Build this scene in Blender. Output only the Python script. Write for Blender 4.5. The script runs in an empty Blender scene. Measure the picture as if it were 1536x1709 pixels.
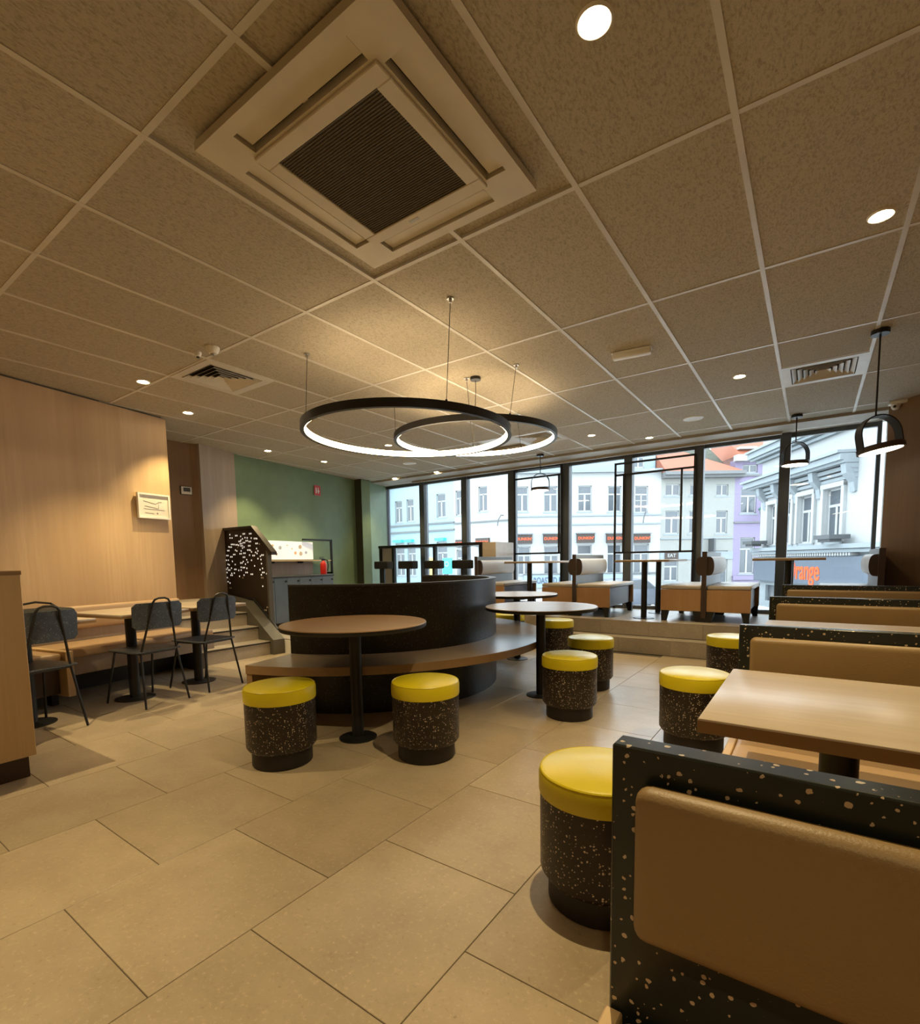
import bpy, bmesh, math, random
from mathutils import Vector, Matrix
random.seed(7)
S = bpy.context.scene
COL = S.collection
PI = math.pi
def R(d): return math.radians(d)

# ------------------------------------------------------------------ camera
CAMH = 1.126
right = Vector((0.8184, 0.5744, -0.015)).normalized()
fwd = Vector((-0.5733, 0.8145, -0.0891)).normalized()
up = right.cross(fwd).normalized(); right = fwd.cross(up).normalized()
cd = bpy.data.cameras.new('camera'); cam = bpy.data.objects.new('camera', cd); COL.objects.link(cam)
m = Matrix((right, up, -fwd)).transposed().to_4x4(); m.translation = Vector((0, 0, CAMH))
cam.matrix_world = m
cd.sensor_fit = 'HORIZONTAL'; cd.sensor_width = 36; cd.lens = 835.9 / 1536 * 36
cd.shift_y = (1011.5 - 854.5) / 1536; cd.clip_start = 0.02; cd.clip_end = 300
S.camera = cam
# ------------------------------------------------------------------ view and world
S.view_settings.view_transform = 'Standard'; S.view_settings.look = 'None'
S.view_settings.gamma = 1; S.view_settings.use_curve_mapping = False
S.view_settings.exposure = 0.9
W = bpy.data.worlds.new('overcast_sky'); S.world = W; W.use_nodes = True
bg = W.node_tree.nodes['Background']; bg.inputs[0].default_value = (0.80, 0.92, 1.0, 1); bg.inputs[1].default_value = 4.6
WARM = (1.0, 0.765, 0.385)
SPOT_W = 54.0
RING_E = 14.0

# ------------------------------------------------------------------ materials
MATS = {}
def nt(name):
    m = bpy.data.materials.new(name); m.use_nodes = True
    n = m.node_tree.nodes; l = m.node_tree.links
    return m, n, l, n['Principled BSDF']
def mix(n, l, fac, a, b):
    x = n.new('ShaderNodeMix'); x.data_type = 'RGBA'
    for s, v in ((0, fac), (6, a), (7, b)):
        if hasattr(v, 'is_linked'): l.new(v, x.inputs[s])
        elif s == 0: x.inputs[0].default_value = v
        else: x.inputs[s].default_value = (*v, 1)
    return x.outputs[2]
def ramp(n, l, src, p0, p1):
    x = n.new('ShaderNodeMapRange'); x.inputs[1].default_value = p0; x.inputs[2].default_value = p1
    l.new(src, x.inputs[0]); return x.outputs[0]
def coords(n, l, scale, kind='Object'):
    t = n.new('ShaderNodeTexCoord'); mp = n.new('ShaderNodeMapping'); mp.inputs[3].default_value = scale
    l.new(t.outputs[kind], mp.inputs[0]); return mp.outputs[0]
def noise(n, l, vec, sc, det=3, rough=.5):
    x = n.new('ShaderNodeTexNoise'); x.inputs['Scale'].default_value = sc; x.inputs['Detail'].default_value = det
    x.inputs['Roughness'].default_value = rough; l.new(vec, x.inputs['Vector']); return x.outputs[0]
def bump(n, l, b, h, st, dist=.002):
    x = n.new('ShaderNodeBump'); x.inputs['Strength'].default_value = st; x.inputs['Distance'].default_value = dist
    l.new(h, x.inputs['Height']); l.new(x.outputs[0], b.inputs['Normal'])
def plain(name, col, rough=.5, metal=0, bumpsc=0, var=.06, emit=0, ecol=None, spec=.5):
    m, n, l, b = nt(name)
    v = coords(n, l, (1, 1, 1)); nz = noise(n, l, v, 6)
    c = mix(n, l, ramp(n, l, nz, .3, .7), tuple(x * (1 - var) for x in col), tuple(min(1, x * (1 + var)) for x in col))
    l.new(c, b.inputs['Base Color']); b.inputs['Roughness'].default_value = rough; b.inputs['Metallic'].default_value = metal
    b.inputs['Specular IOR Level'].default_value = spec
    if bumpsc: bump(n, l, b, noise(n, l, v, bumpsc, 2), .25)
    if emit:
        b.inputs['Emission Color'].default_value = (*(ecol or col), 1); b.inputs['Emission Strength'].default_value = emit
    MATS[name] = m; return m
def wood(name, a, b_, axis=2, sc=9, rough=.45, stretch=.05):
    m, n, l, b = nt(name)
    s = [1, 1, 1]; s[axis] = stretch
    v = coords(n, l, s); n1 = noise(n, l, v, sc, 5, .6); n2 = noise(n, l, v, sc * 7, 3, .6)
    c = mix(n, l, ramp(n, l, n1, .35, .68), a, b_)
    c = mix(n, l, ramp(n, l, n2, .3, .75), c, tuple((x + y) * .46 for x, y in zip(a, b_)))
    l.new(c, b.inputs['Base Color']); b.inputs['Roughness'].default_value = rough
    bump(n, l, b, n2, .08, .001); return m
def terrazzo(name, base, chips, sc=38, thr=.20, keep=.72, rough=.35):
    m, n, l, b = nt(name)
    v = coords(n, l, (1, 1, 1)); w = n.new('ShaderNodeTexNoise'); w.inputs['Scale'].default_value = sc * 1.3; l.new(v, w.inputs['Vector'])
    wv = n.new('ShaderNodeVectorMath'); wv.operation = 'MULTIPLY_ADD'; l.new(w.outputs[1], wv.inputs[0])
    k = .35 / sc; wv.inputs[1].default_value = (k * 1.6, k * 1.6, k * 1.6); l.new(v, wv.inputs[2])
    vo = n.new('ShaderNodeTexVoronoi'); vo.inputs['Scale'].default_value = sc; l.new(wv.outputs[0], vo.inputs['Vector'])
    sp = n.new('ShaderNodeSeparateColor'); l.new(vo.outputs['Color'], sp.inputs[0])
    # chip radius varies with the cell
    mr = n.new('ShaderNodeMapRange'); mr.inputs[1].default_value = keep; mr.inputs[2].default_value = 1
    mr.inputs[3].default_value = 0; mr.inputs[4].default_value = thr * 2; l.new(sp.outputs[0], mr.inputs[0])
    lt = n.new('ShaderNodeMath'); lt.operation = 'LESS_THAN'; l.new(vo.outputs['Distance'], lt.inputs[0]); l.new(mr.outputs[0], lt.inputs[1])
    cc = mix(n, l, sp.outputs[1], chips[0], chips[1])
    bb = mix(n, l, ramp(n, l, noise(n, l, v, 14), .3, .7), tuple(x * .8 for x in base), tuple(x * 1.2 for x in base))
    l.new(mix(n, l, lt.outputs[0], bb, cc), b.inputs['Base Color']); b.inputs['Roughness'].default_value = rough
    return m
def stone(name, a, b_, rough=.4, spec=.5):
    m, n, l, b = nt(name)
    v = coords(n, l, (1, 1, 1)); oi = n.new('ShaderNodeObjectInfo')
    ad = n.new('ShaderNodeVectorMath'); ad.operation = 'MULTIPLY_ADD'; l.new(oi.outputs['Location'], ad.inputs[0]); ad.inputs[1].default_value = (3.1, 2.3, 1.7); l.new(v, ad.inputs[2])
    v = ad.outputs[0]
    n1 = noise(n, l, v, 3.2, 6, .65); n2 = noise(n, l, v, 60, 4, .7)
    c = mix(n, l, ramp(n, l, n1, .3, .7), a, b_)
    c = mix(n, l, ramp(n, l, n2, .56, .74), c, tuple(min(1, x * 1.20) for x in b_))
    c = mix(n, l, ramp(n, l, n2, .40, .27), c, tuple(x * .82 for x in a))
    hv = n.new('ShaderNodeHueSaturation'); mr = n.new('ShaderNodeMapRange'); mr.inputs[3].default_value = .93; mr.inputs[4].default_value = 1.07
    l.new(oi.outputs['Random'], mr.inputs[0]); l.new(mr.outputs[0], hv.inputs['Value']); l.new(c, hv.inputs['Color'])
    l.new(hv.outputs[0], b.inputs['Base Color']); b.inputs['Roughness'].default_value = rough; b.inputs['Specular IOR Level'].default_value = spec
    bump(n, l, b, n2, .08, .001); return m
def ctile():
    m, n, l, b = nt('ceiling_tile_material')
    v = coords(n, l, (1, .45, 1)); n1 = noise(n, l, v, 130, 3, .6)
    c = mix(n, l, ramp(n, l, n1, .3, .55), (.315, .275, .205), (.475, .425, .335))
    oi = n.new('ShaderNodeObjectInfo'); hv = n.new('ShaderNodeHueSaturation'); mr = n.new('ShaderNodeMapRange'); mr.inputs[3].default_value = .95; mr.inputs[4].default_value = 1.05
    l.new(oi.outputs['Random'], mr.inputs[0]); l.new(mr.outputs[0], hv.inputs['Value']); l.new(c, hv.inputs['Color'])
    l.new(hv.outputs[0], b.inputs['Base Color']); b.inputs['Roughness'].default_value = .9
    bump(n, l, b, n1, .7, .004); return m
def glassm():
    m = bpy.data.materials.new('window_glass'); m.use_nodes = True; n = m.node_tree.nodes; l = m.node_tree.links
    n.clear(); o = n.new('ShaderNodeOutputMaterial'); t = n.new('ShaderNodeBsdfTransparent'); g = n.new('ShaderNodeBsdfGlossy')
    t.inputs[0].default_value = (.97, .99, 1, 1); g.inputs['Roughness'].default_value = .02
    f = n.new('ShaderNodeFresnel'); f.inputs[0].default_value = 1.45; x = n.new('ShaderNodeMixShader')
    l.new(f.outputs[0], x.inputs[0]); l.new(t.outputs[0], x.inputs[1]); l.new(g.outputs[0], x.inputs[2]); l.new(x.outputs[0], o.inputs[0]); return m
def rooftile(name, a, b_):
    m, n, l, b = nt(name); v = coords(n, l, (1, 1, 1))
    w = n.new('ShaderNodeTexWave'); w.inputs['Scale'].default_value = 3.2; w.inputs['Distortion'].default_value = 1.0; w.bands_direction = 'X'; l.new(v, w.inputs[0])
    l.new(mix(n, l, w.outputs[1], a, b_), b.inputs['Base Color']); b.inputs['Roughness'].default_value = .8; return m

M_ctile = ctile(); M_glass = glassm()
M_bar = plain('ceiling_bar_paint', (.60, .57, .52), .38)
M_plast = plain('warm_white_plastic', (.62, .57, .47), .4)
M_white = plain('white_paint', (.78, .77, .73), .45)
M_black = plain('black_metal', (0.009, 0.009, 0.010), .45, 0)
M_blackw = plain('black_fabric', (0.012, 0.011, 0.011), .8)
M_dgrey = plain('dark_grey_laminate', (.045, .048, .050), .5)
M_panel = plain('grey_back_panel', (.20, .22, .235), .45)
M_louv = plain('air_grille_mesh', (.10, .085, .065), .8)
M_void = plain('dark_recess', (.012, .011, .010), .9)
M_floor = stone('floor_tile_stone', (.375, .30, .205), (.495, .405, .285), .33)
M_floor2 = stone('platform_tile_stone', (.34, .29, .23), (.44, .38, .31), .32)
M_grout = plain('grout', (.12, .10, .075), .9)
M_wall = wood('oak_wall_panel', (.46, .30, .155), (.62, .43, .24), 2, 5, .55)
M_wallg = wood('grey_oak_panel', (.30, .22, .155), (.42, .33, .25), 2, 5, .5)
M_wallb = wood('brown_oak_panel', (.20, .115, .06), (.28, .17, .09), 2, 5, .42)
M_cab = wood('light_oak_veneer', (.58, .395, .19), (.70, .50, .275), 2, 6, .5)
M_oakx = wood('table_oak_x', (.52, .43, .34), (.62, .53, .43), 0, 8, .27, .08)
M_oakt = wood('table_oak_round', (.38, .235, .12), (.48, .31, .17), 0, 8, .38, .08)
M_bench = wood('bench_oak', (.28, .225, .17), (.36, .30, .235), 0, 7, .28, .12)
M_bedge = wood('bench_edge_oak', (.33, .20, .09), (.42, .27, .14), 0, 7, .45, .12)
M_box = wood('orange_oak_panel', (.40, .215, .09), (.50, .29, .14), 2, 9, .5)
M_edge = plain('table_edge_brown', (.30, .19, .09), .5)
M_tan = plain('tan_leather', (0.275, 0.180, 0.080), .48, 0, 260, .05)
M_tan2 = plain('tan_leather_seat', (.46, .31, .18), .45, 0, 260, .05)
M_taupe = plain('taupe_leather', (0.460, 0.420, 0.385), .5, 0, 220, .04)
M_capb = plain('brown_leather', (0.055, 0.032, 0.024), .5, 0, 200)
M_yel = plain('yellow_vinyl', (0.700, 0.585, 0.010), .36, 0, 160, .04, spec=.6)
M_stool = terrazzo('brown_speckled_stool', (.015, .009, .0065), ((.50, .38, .27), (.75, .65, .55)), 112, .19, .22, .42)
M_stoolb = plain('brown_stool_base', (0.012, 0.007, 0.006), .5)
M_terr = terrazzo('green_black_terrazzo', (.012, .017, .016), ((.58, .41, .25), (.62, .56, .46)), 84, .17, .20, .28)
M_terr2 = terrazzo('fine_black_terrazzo', (.010, .011, .011), ((.07, .06, .04), (.10, .09, .07)), 90, .20, .45, .36)
M_green = plain('green_wall_paint', (0.165, 0.245, 0.140), .6)
M_colside = plain('column_side_dark', (.05, .05, .03), .7)
M_chair = terrazzo('grey_speckled_shell', (0.055, 0.068, 0.085), ((.2, .21, .22), (.28, .28, .28)), 160, .25, .70, .5)
M_frame = plain('window_frame_paint', (0.075, 0.085, 0.095), .4)
M_framed = plain('pale_window_reveal', (.62, .66, .66), .5)
M_soffit = plain('soffit_paint', (.40, .36, .29), .6)
M_blue = plain('blue_grey_cabinet', (.115, .15, .20), .5)
M_stair = stone('stair_stone', (.36, .31, .245), (.46, .40, .33), .5)
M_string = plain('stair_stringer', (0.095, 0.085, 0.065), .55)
M_screen = plain('brown_perforated_steel', (.035, .022, .014), .5)
M_lamp = plain('lamp_diffuser', (1, .9, .75), .5, emit=50, ecol=(1, .80, .50))
M_ringl = plain('ring_light_strip', (1, .9, .7), .5, emit=RING_E, ecol=(1, .74, .42))
M_pendl = plain('pendant_diffuser', (1, .95, .85), .5, emit=7, ecol=(1, .86, .62))
M_holeglow = plain('glowing_hole_discs', (1, .95, .85), .5, emit=.35, ecol=(1, .93, .80))  # glow put into the discs themselves, in place of light through holes
M_board = plain('backlit_menu_board', (.9, .9, .9), .5, emit=.18, ecol=(.95, .97, 1))
M_red = plain('red_enamel', (.55, .02, .012), .3)
M_redsign = plain('red_sign', (.60, .04, .05), .4)
M_paper = plain('paper', (.80, .76, .68), .7)
M_ink = plain('pencil_grey', (.22, .20, .18), .8)
M_steel = plain('brushed_steel', (.5, .5, .5), .3, 1)
M_peach = plain('peach_ink', (.8, .45, .28), .6); M_lblue = plain('pale_blue_ink', (.45, .50, .65), .6); M_sand = plain('sand_ink', (.6, .5, .4), .6)
# outside
M_xwhite = plain('white_render', (0.247, 0.251, 0.247), .8, var=.02)
M_xblue = plain('pale_blue_render', (0.179, 0.236, 0.257), .8, var=.03)
M_xcream = plain('cream_render', (0.174, 0.174, 0.160), .8, var=.04)
M_xpurp = plain('lilac_render', (0.143, 0.118, 0.179), .8, var=.03)
M_xgrey = plain('grey_cornice', (0.097, 0.099, 0.099), .8)
M_xpane = plain('dark_pane', (0.053, 0.060, 0.068), .15)
M_xor = plain('orange_letters', (.5, .05, .003), .5, emit=.25, ecol=(1, .12, .005))
M_xsign = plain('brown_sign_box', (0.026, 0.015, 0.010), .6)
M_xfas = plain('blue_grey_fascia', (0.059, 0.073, 0.093), .5)
M_xcorn = plain('pale_grey_stone', (0.159, 0.178, 0.187), .8)
M_xroof = rooftile('orange_roof_tile', (.17, .035, .014), (.23, .075, .038))
M_xmoss = plain('mossy_gable', (0.083, 0.088, 0.069), .9, var=.2)
M_teal = plain('teal_sign', (.02, .55, .55), .5, emit=.12, ecol=(.03, .75, .75))
M_ground = plain('pale_bounce_ground', (0.380, 0.380, 0.370), .9)  # ground tone raised to bounce more daylight into the room
M_lant = plain('green_lantern', (0.040, 0.100, 0.080), .5)
M_car = plain('grey_car_paint', (.10, .11, .13), .3, .3)
M_car2 = plain('white_car_paint', (.7, .72, .74), .3)
M_tyre = plain('tyre', (.02, .02, .02), .8)
M_yfab = plain('yellow_banner', (.42, .30, .08), .6)
M_dtxt = plain('navy_letters', (.03, .05, .10), .6)

# ------------------------------------------------------------------ mesh helpers
class MB:
    def __init__(s): s.b = bmesh.new()
    def box(s, x0, y0, z0, x1, y1, z1, M=None):
        vs = [s.b.verts.new((x, y, z)) for z in (z0, z1) for x, y in ((x0, y0), (x1, y0), (x1, y1), (x0, y1))]
        for f in ((3, 2, 1, 0), (4, 5, 6, 7), (0, 1, 5, 4), (1, 2, 6, 5), (2, 3, 7, 6), (3, 0, 4, 7)): s.b.faces.new([vs[i] for i in f])
        if M: bmesh.ops.transform(s.b, matrix=M, verts=vs)
        return s
    def lathe(s, prof, seg=32, c=(0, 0), M=None):
        rings = []; nv = []
        for r, z in prof:
            if r < 1e-6: v = s.b.verts.new((c[0], c[1], z)); rings.append([v]); nv.append(v)
            else:
                g = [s.b.verts.new((c[0] + r * math.cos(2 * PI * i / seg), c[1] + r * math.sin(2 * PI * i / seg), z)) for i in range(seg)]; rings.append(g); nv += g
        for a, b in zip(rings, rings[1:]):
            for i in range(seg):
                j = (i + 1) % seg
                if len(a) == 1 and len(b) > 1: s.b.faces.new((a[0], b[j], b[i]))
                elif len(b) == 1 and len(a) > 1: s.b.faces.new((a[i], a[j], b[0]))
                elif len(a) > 1: s.b.faces.new((a[i], a[j], b[j], b[i]))
        if M: bmesh.ops.transform(s.b, matrix=M, verts=nv)
        return s
    def cyl(s, x, y, z0, z1, r, seg=24, r2=None, M=None):
        r2 = r if r2 is None else r2
        return s.lathe([(0, z0), (r, z0), (r2, z1), (0, z1)], seg, (x, y), M)
    def prism(s, poly, z0, z1, M=None):
        a = [s.b.verts.new((x, y, z0)) for x, y in poly]; b = [s.b.verts.new((x, y, z1)) for x, y in poly]; n = len(poly)
        s.b.faces.new(a[::-1]); s.b.faces.new(b)
        for i in range(n): s.b.faces.new((a[i], a[(i + 1) % n], b[(i + 1) % n], b[i]))
        if M: bmesh.ops.transform(s.b, matrix=M, verts=a + b)
        return s
    def arc(s, cx, cy, r0, r1, a0, a1, z0, z1, seg=64):
        n = seg; rows = []
        for i in range(n + 1):
            t = R(a0 + (a1 - a0) * i / n); c, q = math.cos(t), math.sin(t)
            rows.append([s.b.verts.new((cx + r * c, cy + r * q, z)) for r, z in ((r0, z0), (r1, z0), (r1, z1), (r0, z1))])
        full = abs(a1 - a0) >= 359.9
        for i in range(n):
            a = rows[i]; b = rows[i + 1]
            for k in range(4): s.b.faces.new((a[k], b[k], b[(k + 1) % 4], a[(k + 1) % 4]))
        if not full: s.b.faces.new(rows[0]); s.b.faces.new(rows[-1][::-1])
        else: bmesh.ops.remove_doubles(s.b, verts=s.b.verts[:], dist=1e-5)
        return s
    def tube(s, pts, r, seg=8, closed=False):
        pts = [Vector(p) for p in pts]; rings = []; n = len(pts)
        nrm = None
        for i, p in enumerate(pts):
            if i == 0: t = pts[1] - p
            elif i == n - 1: t = p - pts[i - 1]
            else: t = (pts[i + 1] - p).normalized() + (p - pts[i - 1]).normalized()
            t.normalize()
            if nrm is None: nrm = t.orthogonal().normalized()
            nrm = (nrm - t * nrm.dot(t)).normalized(); bn = t.cross(nrm)
            rings.append([s.b.verts.new(p + (nrm * math.cos(2 * PI * k / seg) + bn * math.sin(2 * PI * k / seg)) * r) for k in range(seg)])
        for a, b in zip(rings, rings[1:]):
            for k in range(seg): s.b.faces.new((a[k], a[(k + 1) % seg], b[(k + 1) % seg], b[k]))
        s.b.faces.new(rings[0][::-1]); s.b.faces.new(rings[-1]); return s
    def bevel(s, off, seg=2):
        bmesh.ops.recalc_face_normals(s.b, faces=s.b.faces[:])
        es = [e for e in s.b.edges if len(e.link_faces) == 2 and e.calc_face_angle(0) > .5]
        bmesh.ops.bevel(s.b, geom=es, offset=off, segments=seg, affect='EDGES', profile=.5, clamp_overlap=True); return s
    def mesh(s, name, smooth=True):
        bmesh.ops.recalc_face_normals(s.b, faces=s.b.faces[:])
        me = bpy.data.meshes.new(name); s.b.to_mesh(me); s.b.free()
        if smooth:
            me.polygons.foreach_set('use_smooth', [True] * len(me.polygons)); me.set_sharp_from_angle(angle=R(38))
        return me
    def obj(s, name, mat, parent=None, loc=(0, 0, 0), rz=0, smooth=True, label=None):
        return link(name, s.mesh(name, smooth), mat, parent, loc, rz, label)
def link(name, me, mat, parent=None, loc=(0, 0, 0), rz=0, label=None):
    o = bpy.data.objects.new(name, me); COL.objects.link(o)
    if mat and not me.materials: me.materials.append(mat)
    o.location = loc; o.rotation_euler = (0, 0, rz)
    if parent: o.parent = parent
    if label: o['label'] = label
    return o
def tag(o, label, cat, group=None):
    o['label'] = label; o['category'] = cat
    if group: o['group'] = group
    return o
def thing(name, label, cat, loc=(0, 0, 0), rz=0, group=None):
    o = bpy.data.objects.new(name, None); COL.objects.link(o); o.location = loc; o.rotation_euler = (0, 0, rz); o.empty_display_size = .1
    return tag(o, label, cat, group)
def st(o): o['kind'] = 'structure'; return o
def sroot(name, loc=(0, 0, 0), rz=0):
    o = bpy.data.objects.new(name, None); COL.objects.link(o); o.location = loc; o.rotation_euler = (0, 0, rz); return st(o)
def dup(root, loc, rz=None, label=None, group=None):
    r = root.copy(); COL.objects.link(r); r.location = loc
    if rz is not None: r.rotation_euler = (0, 0, rz)
    if label: r['label'] = label
    if group: r['group'] = group
    for ch in list(root.children):
        c = ch.copy(); COL.objects.link(c); c.parent = r
        for g in list(ch.children):
            d = g.copy(); COL.objects.link(d); d.parent = c
    return r
def text(name, s, size, mat, parent, loc, rot, depth=.004, align='CENTER', sx=1.0):
    cu = bpy.data.curves.new(name, 'FONT'); cu.body = s; cu.size = size; cu.extrude = depth; cu.align_x = align; cu.align_y = 'CENTER'; cu.offset = size * .012
    t = bpy.data.objects.new(name, cu); COL.objects.link(t)
    dg = bpy.context.evaluated_depsgraph_get(); me = bpy.data.meshes.new_from_object(t.evaluated_get(dg))
    COL.objects.unlink(t); bpy.data.objects.remove(t)
    me.materials.clear(); me.materials.append(mat)
    o = bpy.data.objects.new(name, me); COL.objects.link(o); o.parent = parent; o.location = loc; o.rotation_euler = rot; o.scale = (sx, 1, 1); return o
def RX(a): return Matrix.Rotation(R(a), 4, 'X')

CZ = 2.717          # ceiling height
PZ = .36            # platform height
X0, Y0 = -2.0915, .9776   # ceiling grid origin
# ------------------------------------------------------------------ floor
fl = st(MB().box(-8.2, -3.2, -.06, 1.2, 8.1, -.003).obj('floor', M_grout))
tme = MB().box(-.2985, -.2985, -.02, .2985, .2985, 0).bevel(.0012, 1).mesh('floor_tile', False); tme.materials.append(M_floor)
for i in range(-9, 3):
    xc = -.782 + .6 * i + .3
    off = .509 if i % 2 == 0 else .809      # i=0: strip x > -.782
    if i == -1: off = .81
    if i == -2: off = .515
    if i == 0: off = .509
    if i < -2 or i > 0: off = .515 if i % 2 == 0 else .81
    for j in range(-5, 10):
        yc = off + .6 * j + .3
        if yc > 6.05 or (xc < -5.2 and yc > 3.9): continue
        if xc + .3 > 1.2: continue
        link('floor_tile', tme, None, fl, (xc, yc, 0))
# raised platform along the windows and the left landing
pf = st(MB().box(-7.5, 6.262, -.06, 1.0, 7.98, PZ - .012).obj('trim_1', M_grout))
pme = MB().box(-.299, -.299, -.011, .299, .299, 0).mesh('platform_tile', False); pme.materials.append(M_floor2)
for i in range(14):
    for j in range(3):
        x = -7.2 + .6 * i; y = 6.55 + .6 * j
        if x > 1.0: continue
        link('platform_tile', pme, None, pf, (x, y, PZ))
rme = MB().box(-.299, 0, -.174, .299, .012, 0).mesh('riser_tile', False); rme.materials.append(M_floor2)
tre = MB().box(-.299, -.005, -.012, .299, .215, 0).mesh('step_tile', False); tre.materials.append(M_floor2)
for i in range(14):
    x = -7.3 + .6 * i
    link('riser_tile', rme, None, pf, (x, 6.251, PZ - .001))
sp = st(MB().box(-7.5, 6.042, -.06, 1.0, 6.25, .168).obj('trim_2', M_grout))
for i in range(14):
    x = -7.0 + .6 * i
    if x > 1.05: continue
    link('riser_tile', rme, None, sp, (x, 6.031, .179)); link('step_tile', tre, None, sp, (x, 6.036, .18))
ld = st(MB().box(-7.6, 3.88, -.06, -5.22, 6.03, .168).obj('trim_3', M_string))
for i in range(4):
    for j in range(4):
        link('platform_tile', pme, None, ld, (-5.52 - .6 * i, 4.18 + .6 * j, .18))
MB().box(-5.62, 3.868, 0, -5.222, 3.88, .165).obj('riser_tile', M_white, ld, label='pale riser below the landing')
# ------------------------------------------------------------------ ceiling
ce = st(MB().box(-8.2, -3.2, CZ + .03, 1.2, 8.1, CZ + .12).obj('ceiling', M_bar))
c1 = MB().box(-.288, -.588, -.004, .288, .588, .02).mesh('ceiling_tile', False); c1.materials.append(M_ctile)
cell = lambda i, j: (X0 + .6 * i + .3, Y0 + 1.2 * j + .6)
def halftile(xa, xb, ya, yb):
    MB().box(xa + .012, ya + .012, CZ - .002, xb - .012, yb - .012, CZ + .02).obj('ceiling_tile', M_ctile, ce, smooth=False)
vents = {(-4, 1): 0, (-3, 4): 1, (3, 3): 2}
for i in range(-9, 5):
    for j in range(-3, 5):
        x, y = cell(i, j); xa, ya = x - .3, y - .6
        if (i, j) in ((0, 0), (1, 0)): continue
        if (i, j) == (-4, 1): halftile(xa, xa + .6, ya + .6, ya + 1.2); continue
        if (i, j) == (-3, 4): halftile(xa, xa + .6, ya + .6, ya + 1.2); continue
        if (i, j) == (3, 3): halftile(xa, xa + .6, ya, ya + .6); continue
        link('ceiling_tile', c1, None, ce, (x, y, CZ + .002))
for i in range(-9, 5): halftile(X0 + .6 * i, X0 + .6 * i + .6, Y0 + 6.0, 7.24)
for i in range(-9, 6):
    x = X0 + .6 * i
    MB().box(x - .012, -3.1, CZ - .006, x + .012, 7.24, CZ + .03).obj('ceiling_bar', M_bar, ce, smooth=False)
for j in range(-3, 6):
    y = Y0 + 1.2 * j
    MB().box(-7.6, y - .012, CZ - .005, 1.1, y + .012, CZ + .03).obj('ceiling_bar', M_bar, ce, smooth=False)
for (x0, x1, y) in ((-4.49, -3.89, 2.778), (-3.29, -2.69, 6.378), (-.29, .31, 5.178)):
    MB().box(x0, y - .012, CZ - .005, x1, y + .012, CZ + .03).obj('ceiling_bar', M_bar, ce, smooth=False)
# soffit band above the windows
st(MB().box(-7.75, 7.25, CZ - .03, 1.15, 7.62, CZ + .03).obj('trim_4', M_soffit))
st(MB().box(-7.75, 7.62, CZ - .012, 1.15, 7.95, CZ + .03).obj('trim_5', M_white))
st(MB().box(-6.45, 7.60, CZ - .06, .62 - 1.0, 7.655, CZ - .012).obj('trim_6', M_soffit))
# ------------------------------------------------------------------ walls
def quadwall(name, pts, z0, z1, th, mat):       # pts: two floor points, thickness to the left of travel
    (ax, ay), (bx, by) = pts; d = Vector((bx - ax, by - ay)).normalized(); n = Vector((-d.y, d.x)) * th
    return st(MB().prism([(ax, ay), (bx, by), (bx + n.x, by + n.y), (ax + n.x, ay + n.y)], z0, z1).obj(name, mat, smooth=False))
TL = CZ + .03
quadwall('wall_left', [(-4.62, -3.1), (-5.785, 2.74)], 0, CZ - .02, 2.4, M_wall)
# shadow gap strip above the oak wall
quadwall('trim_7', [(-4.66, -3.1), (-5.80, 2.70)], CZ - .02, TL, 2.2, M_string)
quadwall('wall_left_recess', [(-6.83, 2.6), (-6.74, 3.47)], 0, TL, .3, M_wallb)
quadwall('trim_8', [(-6.74, 3.47), (-6.70, 3.555)], 0, TL, .3, M_wallb)
quadwall('wall_left_pilaster', [(-6.66, 3.555), (-6.85, 4.16)], 0, TL, .6, M_wallg)
quadwall('wall_left_green', [(-6.87, 4.16), (-7.28, 6.88)], 0, TL, .3, M_green)
st(MB().box(-7.6, 6.88, 0, -7.10, 7.10, TL).obj('wall_column', M_green))
st(MB().box(-7.11, 6.872, PZ, -7.30, 6.88, CZ).obj('trim_9', M_colside))  # thin darker sheet over the side face of the green column
quadwall('wall_left_front', [(-7.12, 7.08), (-7.40, 7.93)], 0, TL, .3, M_green)
st(MB().box(-8.0, -3.2, 0, 1.15, -3.05, TL).obj('wall_back', M_wall))
st(MB().box(1.02, -3.1, 0, 1.15, 6.72, TL).obj('wall_right', M_wallb))
st(MB().prism([(.60, 7.15), (.95, 6.70), (1.15, 6.70), (1.15, 7.2)], 0, TL).obj('wall_right_pillar', M_wallb, smooth=False))
st(MB().prism([(.60, 7.15), (1.15, 7.2), (1.15, 8.0), (.66, 8.0)], 0, TL).obj('trim_10', M_framed, smooth=False))
# window wall
YW = 7.90
mull = [-6.40, -5.385, -4.38, -3.36, -2.35, -1.365, -.346]
edges = [-7.42] + mull + [.66]
for k, (a, b) in enumerate(zip(edges, edges[1:])):
    w = sroot('window_%d' % (k + 1), ((a + b) / 2, YW, PZ)); h = (b - a) / 2
    MB().box(-h + .05, -.006, .03, h - .05, .006, 2.30).obj('pane', M_glass, w, smooth=False)
    MB().box(-h + .05, -.03, 0, h - .05, .03, .05).box(-h + .05, -.03, 2.29, h - .05, .03, 2.35).obj('frame', M_frame, w, smooth=False)
for k, x in enumerate(mull):
    st(MB().box(x - .06, YW - .08, PZ, x + .06, YW + .06, CZ).bevel(.004, 1).obj('trim_%d' % (20 + k), M_frame))
st(MB().box(-7.45, YW - .05, PZ, -7.37, YW + .05, CZ).obj('trim_30', M_frame))
st(MB().box(.57, YW - .05, PZ, .61, YW + .05, CZ).obj('trim_31', M_frame))
st(MB().box(-7.5, YW - .06, PZ - .4, 1.0, YW + .08, PZ + .045).obj('trim_32', M_frame))
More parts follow.
